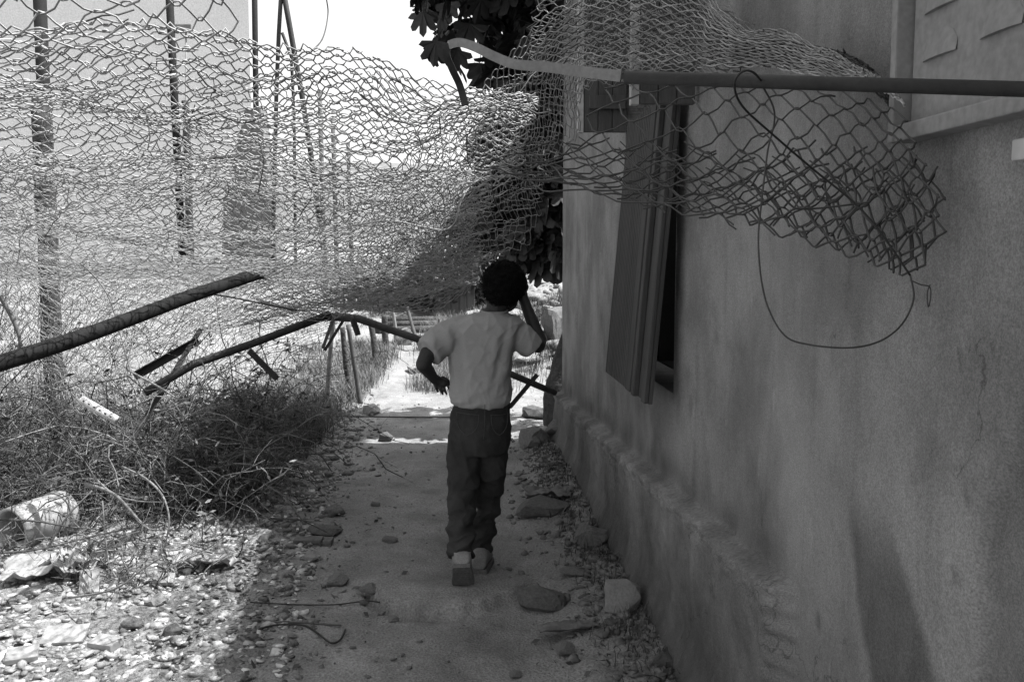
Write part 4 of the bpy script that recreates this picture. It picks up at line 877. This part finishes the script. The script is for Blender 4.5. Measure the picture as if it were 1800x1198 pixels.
# stakes by the path
for i, (p0, p1, r, m_, lab) in enumerate((((612, 570, 8.6), (634, 642, 8.55), .022, 'twigdark', 'thin crooked stake at the left path edge under the rail'), ((650, 560, 10.8), (660, 602, 10.7), .034, 'bark', 'short thick stake on the far left of the path'), ((716, 540, 12.0), (742, 582, 11.8), .022, 'twigdark', 'leaning stake beyond the rail near the path end'), ((586, 560, 8.2), (572, 616, 8.2), .02, 'twig', 'pale leaning stake left of the rail joint'), ((690, 545, 12.3), (694, 572, 12.3), .022, 'twig', 'short pale stake at the path end'), ((676, 555, 11.8), (680, 590, 11.8), .04, 'bark', 'dark stump at the path end'), ((602, 575, 8.9), (616, 610, 8.9), .025, 'bark', 'dark short post beside the crooked stake'))):
    a_ = P(*p0); c_ = P(*p1); b = MB(); gz = H(c_.x, c_.y); c_ = Vector((c_.x, c_.y, min(c_.z, gz)-.03)); mid = (a_+c_)/2+Vector((.02*math.sin(i*2), 0, 0)); b.tube(smoothpts([c_, mid, a_], 4), [r*1.05]*5+[r]*4, 7); tag(b.build('stake', M[m_], None, True), lab, 'stake', 'stakes beside the far path')
for k, (px, py, ln) in enumerate(((712, 588, .9), (720, 578, .8), (730, 570, .9))):
    g0 = G(px, py); b = MB(); b.tube([g0+Vector((-ln/2, 0, .06)), g0+Vector((ln/2, .1, .07))], .05, 8); tag(b.build('log_step', M['bark'], None, True), ('lowest', 'middle', 'topmost')[k]+' of the three log steps at the path end', 'log', 'log steps')

# ------------------------------------------------------------------ fig tree
tree = empty('fig_tree', onG(.42, 7.45)); tag(tree, 'fig tree with big dark leaves hanging over the path beyond the wall', 'tree')
b = MB(); base = onG(.40, 7.35, -.1)
tr = smoothpts([base, base+Vector((-.02, 0, .35)), base+Vector((.05, .03, .7)), base+Vector((.25, .1, 1.3)), base+Vector((.35, .2, 2.2)), base+Vector((.2, .2, 3.1))], 5)
rad = [.15-.10*i/len(tr)+.02*nz(i*.7, 3) for i in range(len(tr))]
b.tube(tr, rad, 14); b.build('trunk', M['bark'], tree, True)
for ends in ([(.30, 7.5, 2.0), (.0, 7.5, 2.9), (-.35, 7.4, 3.4), (-.55, 7.35, 3.5)], [(.5, 7.55, 1.3), (.4, 7.5, 1.7), (.25, 7.4, 1.6), (.22, 7.35, 1.3)], [(.6, 7.6, 2.4), (.3, 7.6, 2.6), (.1, 7.5, 2.4), (-.02, 7.5, 2.1)], [(.65, 7.6, 2.5), (.9, 7.8, 3.2), (1.2, 8, 3.9)], [(.60, 7.6, 2.8), (.35, 7.8, 3.6), (.1, 7.9, 4.2)]):
    b = MB(); p = smoothpts([Vector(e) for e in ends], 4); b.tube(p, [.035-.026*i/len(p) for i in range(len(p))], 7); b.build('branch', M['bark'], tree, True)
def fig_leaf(seed):
    g_ = random.Random(seed); out = []
    ctrl = [(-1.5, .25), (-1.3, .66), (-1.08, .78), (-.9, .70), (-.78, .58), (-.62, .88), (-.46, .98), (-.33, .86), (-.24, .66), (-.15, .95), (0, 1.12), (.15, .95), (.24, .66), (.33, .86), (.46, .98), (.62, .88), (.78, .58), (.9, .70), (1.08, .78), (1.3, .66), (1.5, .25)]
    V = [(0, 0, 0)]
    for t, r in ctrl:
        a = t*1.25; r *= 1+g_.uniform(-.08, .08); x = r*math.sin(a); y = r*math.cos(a)*.95+.05
        V.append((x*.62, y*.62, -.12*abs(x)**1.3-.22*max(0, y)**2*.6+g_.uniform(-.02, .02)))
    n = len(ctrl); Fl = [(0, i+1, i+2) for i in range(n-1)]
    V += [(-.012, 0, .0), (.012, 0, 0), (.01, -.45, -.10), (-.01, -.45, -.10)]; Fl.append((n+1, n+2, n+3, n+4))
    me = bpy.data.meshes.new('leaf'); me.from_pydata(V, [], Fl); me.materials.append(M['fig']); return me
LEAF = [fig_leaf(i) for i in range(5)]
blobs = [((-.20, 7.45, 3.25), .50, 80), ((-.42, 7.4, 3.55), .36, 40), ((.25, 7.5, 2.75), .55, 130), ((.30, 7.45, 2.1), .50, 150), ((.42, 7.5, 1.75), .36, 110), ((.9, 7.9, 3.1), .9, 160), ((.25, 7.8, 3.7), .75, 190), ((-.24, 7.55, 1.72), .24, 40), ((.06, 7.5, 1.95), .34, 70), ((.55, 7.5, 3.0), .6, 110), ((.34, 7.4, 1.72), .30, 90), ((.42, 7.36, 1.46), .20, 34), ((.26, 7.3, 1.66), .22, 60), ((.08, 7.35, 1.72), .20, 45), ((.12, 7.25, 1.56), .19, 55), ((.28, 7.25, 1.50), .18, 40), ((.35, 7.1, 3.75), .5, 70), ((.12, 7.45, 2.35), .42, 110), ((.35, 7.4, 1.8), .42, 110), ((-.1, 6.9, 3.95), .75, 130), ((.1, 6.2, 3.95), .6, 90)]  # some high out-of-view clusters are added to dim the path and fray its shade
items = []
for c, r, n in blobs:
    for _ in range(n):
        d = rng.normal(size=3); d /= np.linalg.norm(d); q = np.array(c)+d*np.array([r, r*.7, r])*rng.random()**.4
        if q[2] < 3.5 and q[1] < YEND+.12 and q[0] > WX(q[1])-.08: q[1] = YEND+.15+.1*rng.random()
        items.append(q)
items.sort(key=lambda q: q[1]+.0*q[0])
rest_V = []; rest_F = []
for i, q in enumerate(items):
    s_ = .22+.13*rng.random()
    rot = Quaternion((0, 0, 1), rng.random()*6.28) @ Quaternion((1, 0, 0), -1.0+rng.normal(0, .55)) @ Quaternion((0, 1, 0), rng.normal(0, .35))
    if i < 280:
        o = bpy.data.objects.new('leaf', LEAF[i % 5]); COL.objects.link(o); o.parent = tree; o.location = Vector(q)-tree.location; o.rotation_mode = 'QUATERNION'; o.rotation_quaternion = rot; o.scale = (s_,)*3
    else:
        me = LEAF[i % 5]; b0 = len(rest_V); rest_V += [tuple(Vector(q)+rot@(v.co*s_)) for v in me.vertices]; rest_F += [tuple(k+b0 for k in p.vertices) for p in me.polygons]
me = bpy.data.meshes.new('crown'); me.from_pydata(rest_V, [], rest_F); c_ = link('crown', me, M['fig'], tree); c_['kind'] = 'stuff'
place_rock('boulder', 985, 772, 60, 'knobbly boulder set against the foot of the wall corner', 'rock', ROCK[5], 1.3, .3, 'darkstone')

# ------------------------------------------------------------------ the boy
boy = empty('person', onG(-.16, 4.12)); tag(boy, 'child in grey T-shirt and dark jeans walking away with one arm raised to the netting', 'person')
U = F/4.1
# body: head, neck, arms, hands in one continuous mesh
b = MB()
hc = P(886, 506, 4.12)
ellipsoid(b, hc+Vector((0, .012, -.005)), (.073, .090, .100)); ellipsoid(b, hc+Vector((.012, .055, -.055)), (.050, .050, .055))       # skull, jaw
capsule(b, P(870, 560, 4.1), P(876, 525, 4.12), .050, .046)
ellipsoid(b, hc+Vector((.015, .108, -.030)), (.012, .016, .018))                                     # nose
for s_ in (-1, 1):
    ellipsoid(b, hc+Vector((s_*.072, .018, -.020)), (.012, .020, .028))                              # ears
    ellipsoid(b, hc+Vector((.012+s_*.030, .082, -.002)), (.018, .012, .008))                         # brow
ellipsoid(b, hc+Vector((.014, .098, -.062)), (.022, .010, .009))                                     # lips
capsule(b, P(862, 575, 4.1), P(862, 650, 4.1), .085, .085)                                           # trunk under the shirt
# left arm, bent, hand hanging
capsule(b, P(806, 585, 4.08), P(752, 622, 4.02), .043, .036); capsule(b, P(752, 622, 4.02), P(744, 640, 4.0), .036, .033); capsule(b, P(744, 640, 4.0), P(762, 664, 4.10), .033, .023)
wr = P(762, 664, 4.10); hd = (P(776, 676, 4.13)-wr)
capsule(b, wr, P(770, 670, 4.12), .023, .024); capsule(b, P(767, 669, 4.115), P(779, 672, 4.12), .021, .021, flat=.8)
for (k0, k1, k2, r) in (((764, 672), (766, 681), (770, 688), .0062), ((771, 674), (774, 684), (778, 692), .0064), ((778, 675), (781, 684), (785, 692), .0063), ((784, 673), (788, 680), (791, 687), .0058)):
    capsule(b, P(*k0, 4.12), P(*k1, 4.115), r*1.05, r); capsule(b, P(*k1, 4.115), P(*k2, 4.13), r, r*.85)
capsule(b, P(778, 664, 4.14), P(786, 668, 4.18), .010, .0095); capsule(b, P(786, 668, 4.18), P(790, 675, 4.19), .0095, .008)
# right arm, elbow out, hand raised beside the head
capsule(b, P(903, 580, 4.1), P(945, 606, 4.16), .042, .036); capsule(b, P(945, 606, 4.16), P(948, 598, 4.19), .034, .034); capsule(b, P(948, 598, 4.19), P(920, 525, 4.24), .033, .023)
capsule(b, P(920, 525, 4.24), P(917, 512, 4.25), .023, .025); capsule(b, P(916, 512, 4.25), P(921, 505, 4.25), .023, .024, flat=.8)
for (k0, k1, k2, r) in (((910, 502), (906, 490), (902, 482), .0082), ((915, 499), (912, 486), (908, 477), .0087), ((920, 499), (918, 486), (914, 477), .0085), ((925, 502), (924, 491), (921, 483), .0078)):
    capsule(b, P(*k0, 4.25), P(*k1, 4.255), r*1.05, r); capsule(b, P(*k1, 4.255), P(*k2, 4.23), r, r*.85)
capsule(b, P(910, 513, 4.24), P(902, 507, 4.235), .010, .0095); capsule(b, P(902, 507, 4.235), P(899, 499, 4.23), .0095, .008)
for hx, kx, ax_, Yh, Yk, Ya in ((818, 812, 811, 4.1, 4.05, 3.90), (868, 860, 846, 4.1, 4.16, 4.15)):       # legs inside the jeans
    capsule(b, P(hx, 770, Yh), P(kx, 870, Yk), .055, .042); capsule(b, P(kx, 870, Yk), P(ax_, 975, Ya), .042, .030)
capsule(b, P(845, 650, 4.1), P(844, 745, 4.1), .085, .08)
remesh_obj('body', b, .0036, M['skin'], boy, 3)
for s_ in (-1, 1):
    m_ = MB(); ellipsoid(m_, hc+Vector((.012+s_*.031, .086, -.012)), (.012, .008, .0075), n=10); m_.build('eye', M['eye'], boy, True)
# hair
b = MB(); ellipsoid(b, hc+Vector((0, -.014, .022)), (.096, .100, .098)); ellipsoid(b, hc+Vector((-.005, -.036, -.022)), (.078, .058, .056))
hr = remesh_obj('hair', b, .006, M['hair'], boy, 2, lambda p, n_: .007*noise.noise(p*55)+.006*noise.noise(p*110))
cb = MB(); vs = [v for v in hr.data.vertices if v.co.z > hc.z-.085]; g_ = random.Random(4)
for k in range(1500):
    v = g_.choice(vs); n_ = v.normal; t1 = n_.orthogonal().normalized(); t1.rotate(Quaternion(n_, g_.uniform(0, 6.28))); t2 = n_.cross(t1); a0 = g_.uniform(0, 6.28); rr = g_.uniform(.003, .006); ht = g_.uniform(.004, .013)
    cb.tube([v.co+n_*(-.002+ht*q/5)+(t1*math.cos(a0+q*1.15)+t2*math.sin(a0+q*1.15))*rr for q in range(6)], .0011, 3, cap=False)
cu_ = cb.build('curls', M['hair'], hr); cu_['kind'] = 'stuff'
# shirt
b = MB(); rings = [(547, 868, 23, .055), (551, 866, 30, .066), (557, 860, 52, .080), (566, 853, 68, .092), (582, 848, 70, .100), (605, 846, 62, .104), (630, 845, 56, .105), (660, 845, 54, .106), (685, 845, 55, .112), (698, 846, 55, .114), (704, 846, 53, .110), (708, 846, 49, .100)]
V = []; n = 36
for py, cx, hw, dp_ in rings:
    c_ = P(cx, py, 4.1); hx = hw/F*4.1
    for j in range(n):
        a = 2*math.pi*j/n; ca, sa = math.cos(a), math.sin(a); e = .85
        V.append((c_.x+hx*math.copysign(abs(ca)**e, ca), c_.y+dp_*math.copysign(abs(sa)**e, sa), c_.z+.012*sa*(1 if py > 690 else 0)))
Fl = [(i*n+(j+1) % n, i*n+j, (i+1)*n+j, (i+1)*n+(j+1) % n) for i in range(len(rings)-1) for j in range(n)]+[tuple(range(n)), tuple((len(rings)-1)*n+j for j in range(n-1, -1, -1))]
b.add(V, Fl)
def cone(b, pts, rr, n=20, flat=1.0): b.tube(smoothpts(pts, 4), list(np.interp(np.linspace(0, 1, 4*(len(pts)-1)+1), np.linspace(0, 1, len(rr)), rr)), n, flat=flat)
cone(b, [P(822, 580, 4.1), P(792, 590, 4.08), P(768, 606, 4.05), P(753, 619, 4.02)], [.072, .074, .068, .064])
cone(b, [P(880, 578, 4.1), P(903, 586, 4.11), P(925, 600, 4.12), P(937, 612, 4.13)], [.066, .066, .058, .054])
def shirtw(p, n_):
    q = p-Vector((P(846, 640, 4.1))); w_ = .0045*noise.noise(Vector((p.x*16+p.z*9, p.y*10, p.z*5)))+.003*noise.noise(Vector((p.x*34-p.z*16, p.y*20, p.z*12)))
    for s_ in (-1, 1):                              # folds running from the armpits down to the waist
        d = (q.x*s_-.11)+.22*(q.z-.08)*-1; w_ += .006*math.sin(d*95)*math.exp(-(d/.06)**2)*sst(-.16, .06, q.z)*sst(.20, .10, q.z)
    f_ = noise.noise(Vector((p.x*13+p.z*7, p.y*6, p.z*7-p.x*4))); w_ += .008*(1-abs(f_)*2.2)**3*.5*(abs(f_) < .45)
    f_ = noise.noise(Vector((p.x*19-p.z*11+4, p.y*6, p.z*8+p.x*6))); w_ += .006*(1-abs(f_)*2.6)**3*.5*(abs(f_) < .38)
    return w_+.0018*math.sin(p.x*95+5*math.sin(p.z*40+p.x*9))*sst(-.11, -.16, q.z)
remesh_obj('t_shirt', b, .0055, M['shirt'], boy, 3, shirtw)
b = MB(); c_ = P(869, 547, 4.1); ring = [(c_.x+.058*math.cos(t), c_.y+.058*math.sin(t), c_.z+.003+.008*math.sin(t)) for t in np.linspace(0, 2*math.pi, 25)]; b.tube(ring, .0055, 8); b.build('collar', M['shirt'], boy, True)
# jeans
b = MB(); rings = [(700, 847, 49, .092), (712, 847, 50, .096), (728, 845, 53, .104), (748, 844, 55, .112), (772, 843, 55, .108), (795, 842, 52, .095)]
V = []
for py, cx, hw, dp_ in rings:
    c_ = P(cx, py, 4.1); hx = hw/F*4.1
    for j in range(n): a = 2*math.pi*j/n; V.append((c_.x+hx*math.cos(a), c_.y+dp_*math.sin(a), c_.z))
Fl = [(i*n+(j+1) % n, i*n+j, (i+1)*n+j, (i+1)*n+(j+1) % n) for i in range(len(rings)-1) for j in range(n)]+[tuple(range(n)), tuple((len(rings)-1)*n+j for j in range(n-1, -1, -1))]
b.add(V, Fl)
cone(b, [P(819, 765, 4.1), P(816, 820, 4.08), P(813, 870, 4.04), P(811, 925, 3.95), P(810, 976, 3.88)], [.080, .072, .063, .055, .050])
cone(b, [P(868, 765, 4.1), P(864, 820, 4.13), P(859, 870, 4.16), P(852, 920, 4.16), P(846, 968, 4.15)], [.074, .068, .056, .048, .043])
def jeanw(p, n_):
    t = sst(.75, .15, p.z); w_ = (.004+.006*t)*noise.noise(Vector((p.x*11, p.y*9, p.z*(18+10*t)+p.x*12)))+.003*noise.noise(p*34)
    for sc_, am in ((10, .010), (19, .007)):
        f_ = noise.noise(Vector((p.x*sc_*.7+p.z*sc_*.5, p.y*sc_*.6, p.z*sc_*(.8+.7*t)-p.x*sc_*.5))); w_ += am*(.35+.65*t)*((1-abs(f_)*2.4)**3 if abs(f_) < .41 else 0)
    return w_+.006*t*t*math.sin(p.z*70+4*math.sin(p.x*18))
jn = remesh_obj('jeans', b, .0055, M['denim'], boy, 3, jeanw)
for pts in ([(803, 724), (820, 727), (842, 729)], [(863, 729), (880, 729), (893, 726)], [(803, 724), (805, 748), (820, 764), (838, 752), (842, 729)], [(863, 729), (866, 752), (878, 764), (890, 750), (893, 726)], [(852, 704), (852, 735), (850, 770), (846, 795)]):
    p = []
    for q_ in smoothpts([Vector((a_, b_, 0)) for a_, b_ in pts], 4):
        x = (q_.x-844)/55; dy = .112*math.sqrt(max(0, 1-x*x)); p.append(P(q_.x, q_.y, 4.1-dy-.003+(.02 if q_.y > 772 else 0)))
    b = MB(); b.tube(p, .0013, 4); b.build('seam', M['stitch'], jn)
# shoes
def shoe(b, heel, toe, up, L0=.0):
    heel = Vector(heel); toe = Vector(toe); d = (toe-heel); ln = d.length; d.normalize(); up = Vector(up); up = (up-d*up.dot(d)).normalized(); s_ = d.cross(up)
    prof = [(0.0, .030, .055), (.10, .036, .085), (.25, .037, .088), (.45, .038, .070), (.65, .043, .055), (.80, .043, .047), (.90, .038, .042), (.96, .028, .034), (1.0, .014, .022)]; V = []; n_ = 16
    for t, hw, h_ in prof:
        c_ = heel+d*ln*t
        for j in range(n_):
            a = 2*math.pi*j/n_; ca, sa = math.cos(a), math.sin(a)
            V.append(c_+s_*hw*math.copysign(abs(ca)**.7, ca)+up*(h_/2+h_/2*math.copysign(abs(sa)**.7, sa)))
    b.add(V, [(i*n_+j, i*n_+(j+1) % n_, (i+1)*n_+(j+1) % n_, (i+1)*n_+j) for i in range(len(prof)-1) for j in range(n_)]+[tuple(range(n_-1, -1, -1)), tuple((len(prof)-1)*n_+j for j in range(n_))])
    so = MB(); V = []
    for t, hw, h_ in prof:
        c_ = heel+d*ln*(t*1.04-.02)
        for dz in (.004, -.016): V += [c_+s_*(hw+.004)+up*dz, c_-s_*(hw+.004)+up*dz]
    Fl = []
    for i in range(len(prof)-1):
        a = 4*i; Fl += [(a, a+4, a+5, a+1), (a+2, a+3, a+7, a+6), (a, a+2, a+6, a+4), (a+1, a+5, a+7, a+3)]
    Fl += [(0, 1, 3, 2), (4*len(prof)-4, 4*len(prof)-2, 4*len(prof)-1, 4*len(prof)-3)]
    so.add(V, Fl)
    for q in range(9):
        t = .08+q*.1; c_ = heel+d*ln*t-up*.0175; hw = .030 if t < .5 else .034
        so.add([c_+s_*hw*e0+d*.0035*e1-up*.003*e2 for e0 in (-1, 1) for e1 in (-1, 1) for e2 in (-.2, 1)], [(0, 1, 3, 2), (4, 6, 7, 5), (0, 4, 5, 1), (2, 3, 7, 6), (0, 2, 6, 4), (1, 5, 7, 3)])
    return so
toeL = G(815, 1036); toeL.z += .022; heelL = P(812, 992, 3.765)
b = MB(); so = shoe(b, heelL, toeL, (0, .5, .8)); o = remesh_obj('shoe', b, .006, M['shoe'], boy, 2); so.build('sole', M['sole'], o, bevel=.002)
heelR = G(842, 1009); heelR.z += .018; toeR = onG(heelR.x+.02, heelR.y+.20, .018)
b = MB(); so = shoe(b, heelR, toeR, (0, 0, 1)); o = remesh_obj('shoe', b, .006, M['shoe'], boy, 2); so.build('sole', M['sole'], o, bevel=.002)
for q_, r, col in ((P(811, 975, 3.86), .040, 'shoe'), (P(845, 972, 4.14), .036, 'shoe')):
    b = MB(); b.tube([q_+Vector((0, 0, .015)), q_-Vector((0, .01, .045))], [r, r*.98], 16); b.build('sock', M[col], boy, True)
